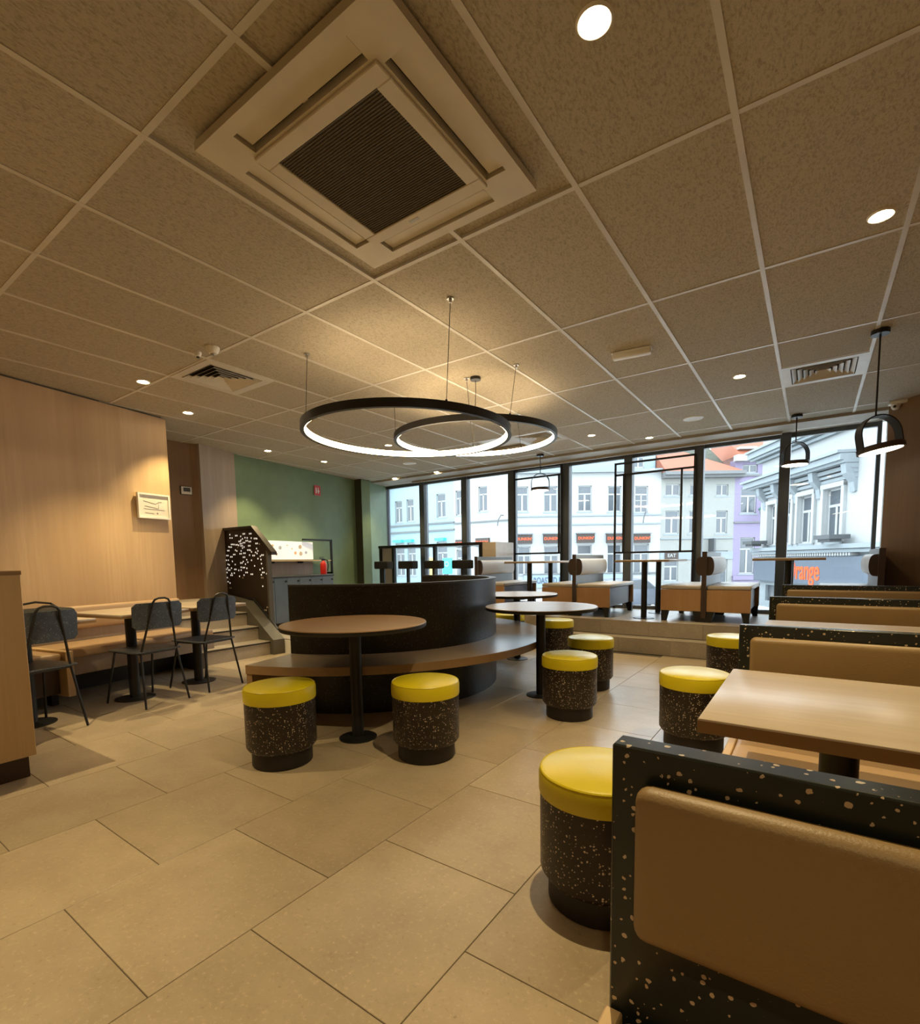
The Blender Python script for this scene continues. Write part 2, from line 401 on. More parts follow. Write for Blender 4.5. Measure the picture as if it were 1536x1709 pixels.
# thin steel frames standing inside the glazing
def steelframe(label, bars, loc):
    t = thing('steel_screen', label, 'screen', loc)
    for (x0, z0, x1, z1) in bars: MB().box(x0 - .009, -.012, z0 - .009, x1 + .009, .012, z1 + .009).obj('bar', M_black, t, smooth=False)
    return t
t = steelframe('thin black steel frame against the glass left of the middle pendant, narrow window bay', [(-.42, 2.30, .42, 2.31), (-.42, 2.15, .42, 2.16), (.40, .88, .41, 2.15), (-.42, .875, .42, .885), (-.42, 0, -.41, 2.30), (.44, 0, .45, 2.31)], (-3.86, 7.78, PZ))
t = steelframe('larger thin black steel frame against the glass between second and third window bench', [(-.55, 2.20, .57, 2.21), (-.55, 2.03, .57, 2.04), (-.55, 0, -.54, 2.20), (.57, 0, .58, 2.21), (-.42, .86, -.41, 2.03), (.40, .86, .41, 2.03), (-.55, .855, .58, .865)], (-1.98, 7.78, PZ))

# ------------------------------------------------------------------ ceiling fittings
def downlight(x, y, z=CZ, label='', power=1.0, r=.037):
    t = thing('downlight', label, 'light', (x, y, z), 0, 'round recessed ceiling downlights')
    MB().lathe([(r, -.004), (r + .012, -.010), (r + .018, -.003), (r + .018, .004), (r, .004)], 32).obj('trim_ring', M_white, t)
    MB().lathe([(0, -.007), (r, -.006), (r, .003)], 24).obj('lens', M_lamp, t)
    ld = bpy.data.lights.new('downlight_beam', 'SPOT'); ld.energy = SPOT_W * power; ld.color = WARM; ld.spot_size = R(92); ld.spot_blend = .6; ld.shadow_soft_size = .006
    lo = bpy.data.objects.new('downlight_beam', ld); COL.objects.link(lo); lo.parent = t; lo.location = (0, 0, -.014)
    return t
DL = [(-.592, 1.578, 'brightest recessed downlight, at the top right of the ceiling beside the air unit', 1.5),
      (.20, 3.20, 'recessed downlight near the right edge above the booths, beside a tile bar', 1),
      (-.592, 5.178, 'recessed downlight between the exit light and the right air grille', .8),
      (-4.80, 2.11, 'left recessed downlight, above the wall bench and nearest the oak wall', 1.25),
      (-5.40, 2.79, 'recessed downlight beside the end of the oak wall, second from left', 1.1),
      (-6.33, 4.36, 'recessed downlight above the perforated stair screen', 1),
      (-6.33, 5.35, 'recessed downlight above the menu board on the green wall', 1),
      (-4.79, 5.17, 'recessed downlight seen through the big ring lamp, beside the small ring', .8),
      (-2.39, 6.39, 'recessed downlight right of the middle air grille, above the window step', .7),
      (-1.83, 7.00, 'recessed downlight close to the soffit, right of its like-sized neighbour', .6),
      (-4.19, 6.52, 'recessed downlight below the rings near the soffit, rightmost of the far row', .6),
      (-6.56, 7.23, 'recessed downlight in the far left corner above the bar table', .6),
      (-5.54, 7.20, 'recessed downlight near the soffit, middle of the three far ones', .6)]
for x, y, lb, p in DL: downlight(x, y, label=lb, power=p)
for x, y, lb, p in [(-3.6, .38, 'recessed downlight behind the left of the photographer, out of the picture', 1.5), (-1.79, -1.4, 'added unseen downlight behind the photographer, out of the picture', 1.2),
                    (-4.2, -1.4, 'added unseen downlight far behind on the left, out of the picture', .7), (.31, -.8, 'added unseen downlight behind the front booth, out of the picture', .8)]:
    downlight(x, y, label=lb, power=p)  # last three are unseen lamps added to warm the foreground floor
# air unit
ac = thing('air_conditioner', 'large square ceiling air conditioner cassette with dark grille in the foreground', 'air conditioner', (-1.4915, 1.5776, CZ))
MB().box(-.60, -.60, .01, .60, .60, .03).obj('surround', M_ctile, ac, smooth=False)
o = MB().box(-.475, -.475, -.035, .475, .475, -.03)
pan = MB()
H = .475; g = .27
def ringbox(mb, a, b, z0, z1):
    for q in ((-a, -a, a, -b), (-a, b, a, a), (-a, -b, -b, b), (b, -b, a, b)): mb.box(q[0], q[1], z0, q[2], q[3], z1)
o.b.free()
pan.lathe([(0, 0)], 4) if False else None
# panel built from strips so that the four outlet slots stay open
S0, S1, L_ = .335, .425, .30
for k in range(4):
    Mx = Matrix.Rotation(PI / 2 * k, 4, 'Z')
    pan.box(-H, S1, -.036, S1, H, -.004, Mx); pan.box(S0, S0, -.036, S1, S1, -.004, Mx)
    pan.box(-S0, S0, -.036, -L_, S1, -.004, Mx); pan.box(L_, S0, -.036, S0, S1, -.004, Mx)
pan.box(-S0, -S0, -.036, -g, S0, -.004).box(g, -S0, -.036, S0, S0, -.004).box(-g, -S0, -.036, g, -g, -.004).box(-g, g, -.036, g, S0, -.004)
pan.obj('panel', M_plast, ac, smooth=False)
fr = MB(); ringbox(fr, .325, .262, -.048, -.034); fr.bevel(.003, 1).obj('grille_frame', M_plast, ac, smooth=False)
MB().box(-.262, -.262, -.040, .262, .262, -.034).obj('intake_grille', M_louv, ac, smooth=False)
sl = MB()
for k in range(46):
    y = -.258 + k * .0115; sl.box(-.26, y, -.0435, .26, y + .004, -.040)
o = sl.obj('grille_bars', M_louv, ac, smooth=False); o['kind'] = 'stuff'
for k in range(4):
    Mx = Matrix.Rotation(PI / 2 * k, 4, 'Z')
    MB().box(-L_, S0, -.004, L_, S1, .0, Mx).obj('outlet_slot', M_void, ac, smooth=False)
    MB().box(-L_ + .01, S0 + .018, -.012, L_ - .01, S1 - .006, -.006, Mx @ Matrix.Translation((0, 0, -.012)) ).obj('air_flap', M_plast, ac, smooth=False)
MB().box(-.075, .287, -.0492, -.02, .303, -.047).obj('maker_badge', M_steel, ac, smooth=False)
# four-way air grilles
def vent(x, y, label, s=.21):
    t = thing('air_grille', label, 'vent', (x, y, CZ), 0, 'square four-way ceiling air grilles')
    fr = MB(); ringbox(fr, .292, s + .02, -.010, .004); fr.obj('frame', M_bar, t, smooth=False)
    MB().box(-s - .02, -s - .02, .012, s + .02, s + .02, .02).obj('backing', M_void, t, smooth=False)
    for k in range(5):
        a = s + .012 - k * .042; b = a - .030; mb = MB()
        for q in range(4):
            Mx = Matrix.Rotation(PI / 2 * q, 4, 'Z')
            vs = [mb.b.verts.new(Mx @ Vector(p)) for p in ((-a, a, -.012), (a, a, -.012), (b, b, .010), (-b, b, .010), (-a, a, -.009), (a, a, -.009), (b, b, .013), (-b, b, .013))]
            for f in ((0, 1, 2, 3), (7, 6, 5, 4), (0, 4, 5, 1), (1, 5, 6, 2), (2, 6, 7, 3), (3, 7, 4, 0)): mb.b.faces.new([vs[i] for i in f])
        mb.obj('louvre', M_bar, t, smooth=False)
    return t
vent(-4.19, 2.478, 'square air grille left of the ring lamps, near the smoke detector')
vent(-2.99, 6.078, 'square air grille seen beside the small ring lamp')
vent(.0085, 5.478, 'square air grille at the right beside the black pendant lamp')
# smoke detector, exit light, speakers, camera
t = thing('smoke_detector', 'small white smoke detector left of the ring lamps', 'smoke detector', (-3.66, 2.10, CZ - .004))
MB().lathe([(0, -.045), (.028, -.045), (.040, -.030), (.048, -.012), (.048, 0), (0, 0)], 24).obj('housing', M_white, t)
MB().lathe([(0, -.058), (.016, -.058), (.018, -.045), (0, -.045)], 16).obj('sensor', M_steel, t)
t = thing('motion_sensor', 'tiny white sensor on the ceiling beside the smoke detector', 'sensor', (-3.83, 2.08, CZ - .004))
MB().lathe([(0, -.035), (.018, -.03), (.026, -.01), (.026, 0), (0, 0)], 20).obj('housing', M_white, t); MB().lathe([(0, -.042), (.01, -.04), (.012, -.033), (0, -.033)], 12).obj('lens', M_black, t)
t = thing('emergency_light', 'white oblong emergency light on the ceiling right of the ring lamps', 'light', (-1.20, 4.04, CZ - .006), R(8))
MB().box(-.14, -.035, -.045, .14, .035, 0).bevel(.012, 3).obj('diffuser', M_white, t)
MB().box(-.145, -.04, -.008, .145, .04, 0).obj('base', M_white, t)
for x, y, lb in ((-1.187, 6.378, 'round white ceiling speaker near the pendant lamps'), (-5.40, 6.31, 'round white ceiling speaker far left near the window soffit')):
    t = thing('ceiling_speaker', lb, 'speaker', (x, y, CZ - .003), 0, 'round ceiling speakers')
    MB().lathe([(.085, -.004), (.10, -.008), (.112, 0), (.085, 0)], 32).obj('rim', M_white, t); MB().lathe([(0, -.003), (.085, -.004), (.085, 0), (0, 0)], 32).obj('grille', M_bar, t)
t = thing('security_camera', 'small white dome security camera on top of the brown pillar', 'camera', (.645, 7.03, CZ - .004))
MB().box(-.06, -.05, -.03, .10, .05, 0).bevel(.01, 2).obj('bracket', M_white, t)
MB().lathe([(0, -.085), (.022, -.08), (.036, -.065), (.042, -.045), (.042, -.028), (0, -.028)], 20, (-.0, 0)).obj('dome', M_white, t)
MB().lathe([(0, -.012), (.012, -.010), (.014, 0), (0, 0)], 12).obj('lens', M_black, t, (-.012, -.036, -.055)).rotation_euler = (R(-70), 0, 0)

# ------------------------------------------------------------------ ring lamps
def ring_lamp(name, label, c, r, a, b, wires, h=.055, th=.03):
    n = Vector((-a, -b, 1)).normalized(); u = Vector((1, 0, a)).normalized(); v = n.cross(u)
    Mx = Matrix((u, v, n)).transposed().to_4x4(); Mx.translation = Vector(c)
    t = thing(name, label, 'lamp', (c[0], c[1], CZ))
    L = Matrix.Translation(Vector((-c[0], -c[1], -CZ))) @ Mx
    o = MB().arc(0, 0, r - th, r, 0, 360, 0, h, 120)
    bmesh.ops.transform(o.b, matrix=L, verts=o.b.verts[:]); o.obj('ring', M_black, t)
    o = MB().arc(0, 0, r - th - .006, r - th + .001, 0, 360, .004, h - .006, 120)
    bmesh.ops.transform(o.b, matrix=L, verts=o.b.verts[:]); o.obj('light_strip', M_ringl, t)
    for wx, wy in wires:
        dd = Vector((wx - c[0], wy - c[1])).normalized() * (r - th / 2); bx2, by2 = dd.x, dd.y
        z = c[2] + h + a * dd.x + b * dd.y
        w = MB().tube([(bx2, by2, z - CZ - .01), (wx - c[0], wy - c[1], -.004)], .0022, 6).obj('wire', M_black, t)
        MB().cyl(wx - c[0], wy - c[1], -.03, -.004, .010, 12).cyl(wx - c[0], wy - c[1], -.010, -.003, .022, 16).obj('ceiling_mount', M_steel, w)
        MB().cyl(bx2, by2, z - CZ - .012, z - CZ + .012, .008, 10).obj('ring_clip', M_black, w)
    return t
r1 = ring_lamp('ring_lamp', 'nearer, larger-looking black ring lamp glowing on its inside, hung on wires', (-2.61, 3.04, 2.09), .80, -.02, -.005, [(-1.86, 2.59), (-3.21, 2.59), (-2.53, 3.745)])
MB().cyl(.15, .74, -.028, -.004, .045, 24).obj('canopy', M_black, r1)
MB().tube([(.15, .74, -.03), (.155, .735, -.12), (.14, .74, -.30), (.11, .765, -.48), (.09, .78, -.565)], .003, 6).obj('power_cable', M_black, r1)
ring_lamp('ring_lamp', 'farther black ring lamp glowing inside, partly behind the first ring', (-2.785, 4.262, 2.306), .80, -.008, .012, [(-2.04, 3.745), (-2.70, 4.965), (-3.42, 3.79)])

# ------------------------------------------------------------------ pendants
def pendant(x, y, zd, label, rz=0, tilt=0):
    t = thing('pendant_lamp', label, 'lamp', (x, y, CZ), rz, 'black arched pendant lamps')
    q = zd - CZ; r = .138
    MB().cyl(0, 0, -.035, -.004, .055, 32).obj('canopy', M_black, t)
    top = q + .10 + r
    MB().cyl(0, 0, top - .004, -.03, .006, 10).obj('rod', M_black, t)
    TM = Matrix.Translation((0, 0, top)) @ Matrix.Rotation(R(tilt), 4, 'Y') @ Matrix.Rotation(R(tilt * .5), 4, 'X') @ Matrix.Translation((0, 0, -top))
    # flat band bent into an arch
    mb = MB(); pr = [(-r, q - .005), (-r, q + .10)] + [(-r * math.cos(PI * k / 20), q + .10 + r * math.sin(PI * k / 20)) for k in range(1, 20)] + [(r, q + .10), (r, q - .005)]
    rows = []
    for i, (px_, pz) in enumerate(pr):
        cx_, cz_ = 0, q + .10
        d = Vector((px_, 0, max(0, pz - cz_))).normalized() if pz > cz_ else Vector((1 if px_ > 0 else -1, 0, 0))
        inn = Vector((px_, 0, pz)) - d * .008
        rows.append([mb.b.verts.new(p) for p in ((px_, -.036, pz), (px_, .036, pz), (inn.x, .036, inn.z), (inn.x, -.036, inn.z))])
    for a, b in zip(rows, rows[1:]):
        for k in range(4): mb.b.faces.new((a[k], b[k], b[(k + 1) % 4], a[(k + 1) % 4]))
    mb.b.faces.new(rows[0]); mb.b.faces.new(rows[-1][::-1]); bmesh.ops.transform(mb.b, matrix=TM, verts=mb.b.verts[:]); mb.obj('arch', M_black, t)
    MB().lathe([(0, q + .022), (r - .004, q + .022), (r + .002, q + .012), (r + .002, q - .018), (r - .012, q - .018), (r - .012, q - .005), (0, q - .005)], 48, M=TM).obj('disc', M_capb, t)
    MB().lathe([(0, q - .0185), (r - .014, q - .0185), (r - .014, q - .008), (0, q - .008)], 48, M=TM).obj('diffuser', M_pendl, t)
    return t
pendant(.33, 4.764, 1.885, 'nearest black arched pendant lamp, hanging at the right above the booths', R(30), -8)
pendant(-.21, 6.958, 2.175, 'middle black arched pendant lamp hanging before the right windows', R(30))
pendant(-3.43, 7.037, 2.195, 'black arched pendant lamp farthest left, seen under the ring lamps', R(30))

# ------------------------------------------------------------------ yellow stools
def make_stool():
    t = thing('round_stool', '', 'stool')
    MB().lathe([(0, .0), (.158, .0), (.165, .006), (.165, .10), (0, .10)], 48).obj('base', M_stoolb, t)
    MB().lathe([(0, .088), (.165, .088), (.180, .094), (.192, .112), (.193, .372), (0, .372)], 56).obj('body', M_stool, t)
    MB().lathe([(0, .368), (.196, .368), (.197, .375), (.197, .428), (.192, .441), (.180, .448), (.05, .452), (0, .452)], 56).obj('seat_pad', M_yel, t)
    MB().lathe([(.187, .4415), (.1905, .4455), (.194, .4415), (.1905, .4385)], 56).obj('piping', M_yel, t)
    return t
SG = 'round brown speckled stools with yellow tops'
s0 = make_stool()
spots = [(-2.45, 1.69, 'yellow-topped brown speckled stool before the wooden round table, left of the pair'),
         (-1.81, 2.21, 'yellow-topped brown speckled stool before the wooden round table, right of the pair'),
         (-1.405, 3.355, 'yellow-topped speckled stool directly beside the middle round table, front of the cluster'),
         (-1.57, 4.215, 'yellow-topped speckled stool just behind the stool at the middle round table'),
         (-2.38, 5.29, 'yellow-topped speckled stool farther back, by the far round table near the steps'),
         (-3.16, 5.58, 'yellow-topped stool almost hidden behind the middle round table top'),
         (-.55, 3.20, 'yellow-topped speckled stool at the end of the second booth table'),
         (-.55, 4.86, 'yellow-topped stool partly hidden behind the second booth back'),
         (-.545, 1.555, 'nearest, largest yellow-topped stool, half hidden by the front booth back')]
for i, (x, y, lb) in enumerate(spots):
    if i == 0: s0.location = (x, y, 0); s0['label'] = lb; s0['group'] = SG
    else: dup(s0, (x, y, 0), R(47 * i), lb, SG)

# ------------------------------------------------------------------ curved bench
cb = thing('curved_bench', 'large black speckled semicircular bench wall with a wooden ring seat', 'bench', (-3.5, 3.49, 0))
A0, A1 = -76, 104
MB().arc(0, 0, 1.145, 1.20, A0, A1, .0, .955, 96).obj('back_wall', M_terr2, cb)
MB().arc(0, 0, 1.14, 1.205, A0, A1, .955, .97, 96).obj('cap', M_dgrey, cb)
MB().arc(0, 0, 1.202, 1.655, A0, A1, .392, .45, 96).obj('seat', M_bench, cb)
MB().arc(0, 0, 1.655, 1.658, A0, A1, .392, .4495, 96).obj('seat_edge', M_bedge, cb)
for a in (A0, A1 - 1.6):
    MB().arc(0, 0, 1.205, 1.65, a, a + 1.6, 0, .392, 3).obj('end_panel', M_bedge, cb)
# ------------------------------------------------------------------ round tables
def round_table(x, y, r, top, label, th=.022):
    t = thing('round_table', label, 'table', (x, y, 0), 0, 'round pedestal tables along the curved bench')
    MB().lathe([(0, .727), (r - .004, .727), (r, .731), (r, .747), (r - .003, .750), (0, .750)], 72).obj('tabletop', top, t)
    MB().lathe([(0, .722), (r - .002, .722), (r + .001, .729), (r + .001, .744), (r - .001, .745), (r - .001, .73), (0, .73)], 72).obj('edge', M_black, t)
    MB().cyl(0, 0, .012, .725, .038, 24).obj('post', M_black, t)
    MB().lathe([(0, 0), (.12, 0), (.12, .006), (.10, .012), (.04, .016), (0, .016)], 40).obj('foot_plate', M_black, t)
    return t
# posts pass in front of the ring seat; feet stand outside it
def rt(ang, rad, label, top):
    x = -3.5 + rad * math.cos(R(ang)); y = 3.49 + rad * math.sin(R(ang)); return round_table(x, y, .455, top, label)
round_table(-2.368, 2.196, .455, M_oakt, 'round table with warm brown wooden top behind the two front stools')
round_table(-1.822, 3.745, .455, M_oakx, 'pale round table lit by the window, middle of the three along the bench')
round_table(-2.74, 5.02, .455, M_oakx, 'farthest pale round table, peeking out right of the curved bench wall')

# ------------------------------------------------------------------ booths on the right
def cushion(mb, x0, y0, z0, x1, y1, z1, r, seg=3):
    mb.box(x0, y0, z0, x1, y1, z1); return mb.bevel(r, seg)
BX0, BX1 = -.228, .985
def booth(y, label, front=True, back=True):
    t = thing('dining_booth', label, 'booth', (0, y, 0), 0, 'tan booths with speckled black back panels')
    pm = MB()       # panel with a framed back
    pm.box(BX0, 0, .30, BX1, .045, .86).bevel(.003, 1).obj('back_panel', M_terr, t)
    for sgn, use in ((-1, front), (1, back)):
        if not use: continue
        Y = (lambda v: v) if sgn < 0 else (lambda v: .045 - v)
        def bx(x0, ya, z0, x1, yb, z1, r, name, mat, seg=3):
            a, b = sorted((Y(ya), Y(yb))); MB().box(x0, a, z0, x1, b, z1).bevel(r, seg).obj(name, mat, t)
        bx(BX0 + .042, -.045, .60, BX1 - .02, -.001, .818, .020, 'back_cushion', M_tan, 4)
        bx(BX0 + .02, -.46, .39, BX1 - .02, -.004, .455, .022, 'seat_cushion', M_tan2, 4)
        bx(BX0, -.44, .10, BX1, -.0, .388, .003, 'seat_box', M_cab, 1)
        bx(BX0 - .004, -.46, .10, BX0 + .022, -.002, .452, .003, 'side_panel', M_cab, 1)
        bx(BX0 + .04, -.40, 0, BX1 - .04, -.02, .10, .003, 'plinth', M_black, 1)
    return t
booth(.702, 'front booth, nearest, its speckled back panel and tan cushion filling the lower right')
booth(2.238, 'second booth from the front, tan cushion just behind the nearest booth table')
booth(3.925, 'third booth, its dark speckled top edge behind the second booth')
booth(5.60, 'last booth farthest back, next to the window platform', back=False)
def booth_table(y0, y1, label):
    t = thing('booth_table', label, 'table', (0, (y0 + y1) / 2, 0), 0, 'rectangular pale wooden booth tables'); h = (y1 - y0) / 2
    MB().box(BX0 + .02, -h, .715, BX1, h, .750).bevel(.004, 2).obj('tabletop', M_oakx, t)
    MB().box(BX0 + .0195, -h - .0006, .7155, BX1, -h + .002, .7445).box(BX0 + .0193, -h, .7155, BX0 + .022, h, .7445).obj('edge_band', M_edge, t, smooth=False)
    MB().cyl(.075, 0, .012, .716, .042, 28).obj('post', M_black, t)
    MB().lathe([(0, 0), (.22, 0), (.22, .008), (.05, .018), (0, .018)], 40, (.075, 0)).obj('foot_plate', M_black, t)
    MB().box(-.04, -.12, .70, .19, .12, .716).obj('top_plate', M_black, t)
booth_table(1.262, 1.90, 'nearest rectangular booth table with pale wooden top, at the right edge')
booth_table(2.86, 3.49, 'second rectangular booth table, between the second and third booth backs')
booth_table(4.45, 5.08, 'third rectangular booth table, seen as a thin pale strip under the pendant')

# ------------------------------------------------------------------ window benches on the platform
def win_bench(x, label, sides=(-1, 1)):
    t = thing('window_bench', label, 'bench', (x, 6.48, PZ), 0, 'double-sided benches at the windows'); L = 1.08
    MB().box(-.025, -.012, 0.12, .025, L, .83).bevel(.003, 1).obj('back_panel', M_panel, t)
    MB().box(-.026, -.016, .05, .026, -.011, .835).obj('panel_edge', M_capb, t)
    MB().box(-.018, .25, .79, .018, L - .02, .832).obj('back_top', M_framed, t) if False else None
    for s in sides:
        def bx(x0, y0, z0, x1, y1, z1): return (min(s * x0, s * x1), y0, z0, max(s * x0, s * x1), y1, z1)
        MB().box(*bx(.03, 0, .125, .485, .03, .385)).bevel(.003, 1).obj('end_panel', M_box, t)
        MB().box(*bx(.03, L - .03, .125, .485, L, .385)).bevel(.003, 1).obj('end_panel', M_box, t)
        MB().box(*bx(.03, .03, .13, .44, L - .03, .375)).obj('seat_frame', M_capb, t)
        MB().box(*bx(.03, .004, .386, .49, L + .01, .435)).bevel(.018, 3).obj('seat_pad', M_taupe, t)
        # roll cushion on the back
        prf = []
        for k in range(13):
            a = -PI / 2 + PI * k / 12; prf.append((.025 + .075 * (abs(math.cos(a)) ** .55), .665 + .112 * math.sin(a)))
        prf = [(.025, .553)] + prf[1:-1] + [(.025, .777)]
        mb = MB(); rows = []
        for yy in (.03, L - .06): rows.append([mb.b.verts.new((s * p, yy, z)) for p, z in prf])
        for k in range(len(prf)): k2 = (k + 1) % len(prf); mb.b.faces.new((rows[0][k], rows[0][k2], rows[1][k2], rows[1][k]))
        mb.b.faces.new(rows[0]); mb.b.faces.new(rows[1][::-1]); o = mb.obj('roll_cushion', M_taupe, t)
        mb = MB(); rows = []
        for yy in (.018, .030): rows.append([mb.b.verts.new((s * p, yy, z)) for p, z in prf])
        for k in range(len(prf)): k2 = (k + 1) % len(prf); mb.b.faces.new((rows[0][k], rows[0][k2], rows[1][k2], rows[1][k]))
        mb.b.faces.new(rows[0]); mb.b.faces.new(rows[1][::-1]); mb.obj('roll_end', M_capb, t)
        for y0 in (.0, L - .07):
            MB().prism([(s * .39, .13), (s * .48, .13), (s * .475, 0), (s * .42, 0)], -y0 - .06, -y0, RX(90)).obj('foot', M_black, t, smooth=False)
    for y0 in (.0, L - .07):
        MB().prism([(-.12, .13), (.12, .13), (.085, 0), (-.085, 0)], -y0 - .06, -y0, RX(90)).obj('foot', M_black, t, smooth=False)
    return t
win_bench(-4.24, 'leftmost window bench with grey roll, mostly hidden behind the curved bench wall', (1, ))
win_bench(-2.648, 'double window bench with orange oak sides and grey roll, behind the middle round table')
win_bench(-1.039, 'double window bench with orange oak sides, right of the middle one, before the right windows')
win_bench(.56, 'rightmost window bench, only its grey roll showing beside the brown pillar', (-1, ))
def win_table(x, label):
    t = thing('window_table', label, 'table', (x, 6.98, PZ), 0, 'narrow tables between the window benches')
    MB().box(-.33, -.53, .725, .33, .55, .75).bevel(.003, 1).obj('tabletop', M_oakx, t)
    MB().box(-.332, -.532, .722, .332, .552, .738).obj('edge_band', M_edge, t, smooth=False)
    for y in (-.36, .36):
        p = MB().cyl(0, y, .01, .722, .036, 24).obj('post', M_black, t)
        MB().lathe([(0, 0), (.13, 0), (.13, .006), (.04, .012), (0, .012)], 32, (0, y)).obj('foot_plate', M_black, p)
win_table(-3.40, 'narrow window table left of the middle window bench')
win_table(-1.76, 'narrow window table on two black posts between the two oak-sided window benches')
win_table(-.22, 'narrow window table right, before the street sign with orange letters')

# ------------------------------------------------------------------ bar table and bar stools
bt = thing('bar_table', 'tall black-framed bar table at the left end of the windows', 'table', (-5.75, 7.12, PZ))
MB().box(-1.19, 0, 1.035, 1.21, .62, 1.085).bevel(.003, 1).obj('tabletop', M_black, bt)
for x in (-1.16, -.83, .17, 1.16):
    MB().box(x - .028, .02, 0, x + .028, .08, 1.035).obj('leg', M_black, bt)
MB().box(-1.13, .05, .3, -.86, .07, 1.035).obj('infill_panel', M_taupe, bt)
MB().box(1.215, .0, .0, 1.475, .60, 1.075).bevel(.003, 1).obj('end_block', M_oakx, bt, label='light wooden end block')
def bar_stool(x, label):
    t = thing('bar_stool', label, 'stool', (x, 6.84, PZ), 0, 'dark bar stools in front of the bar table')
    MB().box(-.165, -.09, .645, .165, .09, .785).bevel(.02, 3).obj('seat', M_blackw, t)
    MB().box(-.025, -.02, .0, .025, .02, .68).obj('post', M_black, t)
    MB().lathe([(0, 0), (.2, 0), (.2, .01), (.03, .02), (0, .02)], 32).obj('foot_plate', M_black, t)
    MB().tube([(.15 * math.cos(2 * PI * k / 20), .15 * math.sin(2 * PI * k / 20), .3) for k in range(21)], .008, 6).obj('foot_ring', M_black, t)
for x, lb in ((-6.54, 'leftmost of four dark bar stools behind the curved wall'), (-5.94, 'second dark bar stool from the green wall'), (-5.35, 'third dark bar stool from the green wall'), (-4.75, 'rightmost of the four dark bar stools, nearest the window bench')): bar_stool(x, lb)

# ------------------------------------------------------------------ left side: banquette, tables, chairs
PH = 9.8; PHI = R(PH)
def uv(cx, cy, u, v):   # u away from the wall, v along it
    return cx + u * math.cos(PHI) - v * math.sin(PHI), cy + u * math.sin(PHI) + v * math.cos(PHI)
# bench root: at the wall where the end panel stands
bx_, by_ = -5.48, 1.31
bq = thing('wall_bench', 'long tan padded bench along the oak wall behind the small tables', 'bench', (bx_, by_, 0), PHI + R(1.5))
MB().box(.03, .02, .385, .60, 1.40, .45).bevel(.02, 3).obj('seat_cushion', M_tan2, bq)
MB().box(.03, -1.1, .385, .66, -.06, .45).bevel(.02, 3).obj('seat_cushion', M_tan2, bq)
MB().box(.02, .0, .24, .57, 1.42, .385).obj('seat_frame', M_wallg, bq)
MB().box(.02, -1.1, .12, .60, -.06, .385).obj('seat_frame', M_capb, bq)
MB().box(.02, -.055, .10, .70, .0, .462).bevel(.003, 1).obj('end_panel', M_cab, bq)
MB().box(.35, -.05, 0, .45, 0, .10).obj('foot', M_black, bq)
MB().box(.02, -1.1, .0, .06, 1.42, .24).obj('kick_board', M_dgrey, bq)
MB().box(.01, -1.1, .56, .07, 1.44, .77).bevel(.028, 4).obj('back_cushion', M_tan2, bq)
MB().box(.005, -1.1, .45, .03, 1.44, .57).obj('back_board', M_wallg, bq)
def small_table(x, y, label):
    t = thing('small_table', label, 'table', (x, y, 0), PHI, 'small rectangular tables at the wall bench')
    MB().box(-.365, -.285, .725, .365, .285, .752).bevel(.003, 2).obj('tabletop', M_oakx, t)
    MB().box(-.366, -.286, .722, .366, .286, .740).obj('edge_band', M_edge, t, smooth=False)
    MB().cyl(0, 0, .012, .724, .040, 24).obj('post', M_black, t)
    MB().lathe([(0, 0), (.15, 0), (.15, .006), (.05, .014), (0, .014)], 36).obj('foot_plate', M_black, t)
small_table(-4.72, 1.84, 'small wooden table at the wall bench, left one behind the middle chair')
small_table(-4.86, 2.46, 'small wooden table at the wall bench, right one beside the stairs')
small_table(-4.58, 1.10, 'small wooden table at the wall bench, mostly hidden by the tall cabinet')
def make_chair():
    t = thing('dining_chair', '', 'chair')      # local -y is the front, back at +y; origin on the floor
    w = .185
    # seat
    mb = MB(); pts = []
    for (cx, cy, a0) in ((.165, .15, 0), (-.165, .15, 90), (-.15, -.19, 180), (.15, -.19, 270)):
        for k in range(5): a = R(a0 + 90 * k / 4); pts.append((cx + .035 * math.cos(a), cy + .035 * math.sin(a)))
    mb.prism(pts, .437, .450).bevel(.004, 1).obj('seat', M_chair, t)
    # curved back board
    mb = MB(); n = 14; rows = []
    for i in range(n + 1):
        s_ = -1 + 2 * i / n; x = .205 * s_; yb = .205 - .035 * (s_ * s_)
        ed = max(0, (abs(s_) - .82) / .18); dz = .028 * (1 - math.sqrt(max(0, 1 - ed * ed)))
        rows.append([mb.b.verts.new(p) for p in ((x, yb, .625 + dz), (x, yb + .012, .625 + dz), (x, yb + .022, .835 - dz), (x, yb + .010, .835 - dz))])
    for a, b in zip(rows, rows[1:]):
        for k in range(4): mb.b.faces.new((a[k], b[k], b[(k + 1) % 4], a[(k + 1) % 4]))
    mb.b.faces.new(rows[0]); mb.b.faces.new(rows[-1][::-1]); mb.obj('backrest', M_chair, t)
    # hoop: from the seat corners up behind the back board
    hoop = [(-.150, .17, .43), (-.075, .232, .80), (-.070, .238, .835), (-.055, .241, .858), (-.025, .243, .870), (.025, .243, .870), (.055, .241, .858), (.070, .238, .835), (.075, .232, .80), (.150, .17, .43)]
    MB().tube(hoop, .0085, 8).obj('back_hoop', M_black, t)
    for s_ in (-1, 1):
        MB().tube([(s_ * .15, .17, .43), (s_ * .185, .245, .004)], .0085, 8).obj('leg', M_black, t)
        MB().tube([(s_ * .155, -.16, .425), (s_ * .19, -.25, .004)], .0085, 8).obj('leg', M_black, t)
    MB().tube([(-.15, .17, .43), (-.155, -.16, .428), (.155, -.16, .428), (.15, .17, .43), (-.15, .17, .43)], .007, 8).obj('seat_rail', M_black, t)
    return t
c0 = make_chair(); CG = 'grey shell chairs with black wire frames'
crz = PHI - PI / 2      # back faces +u
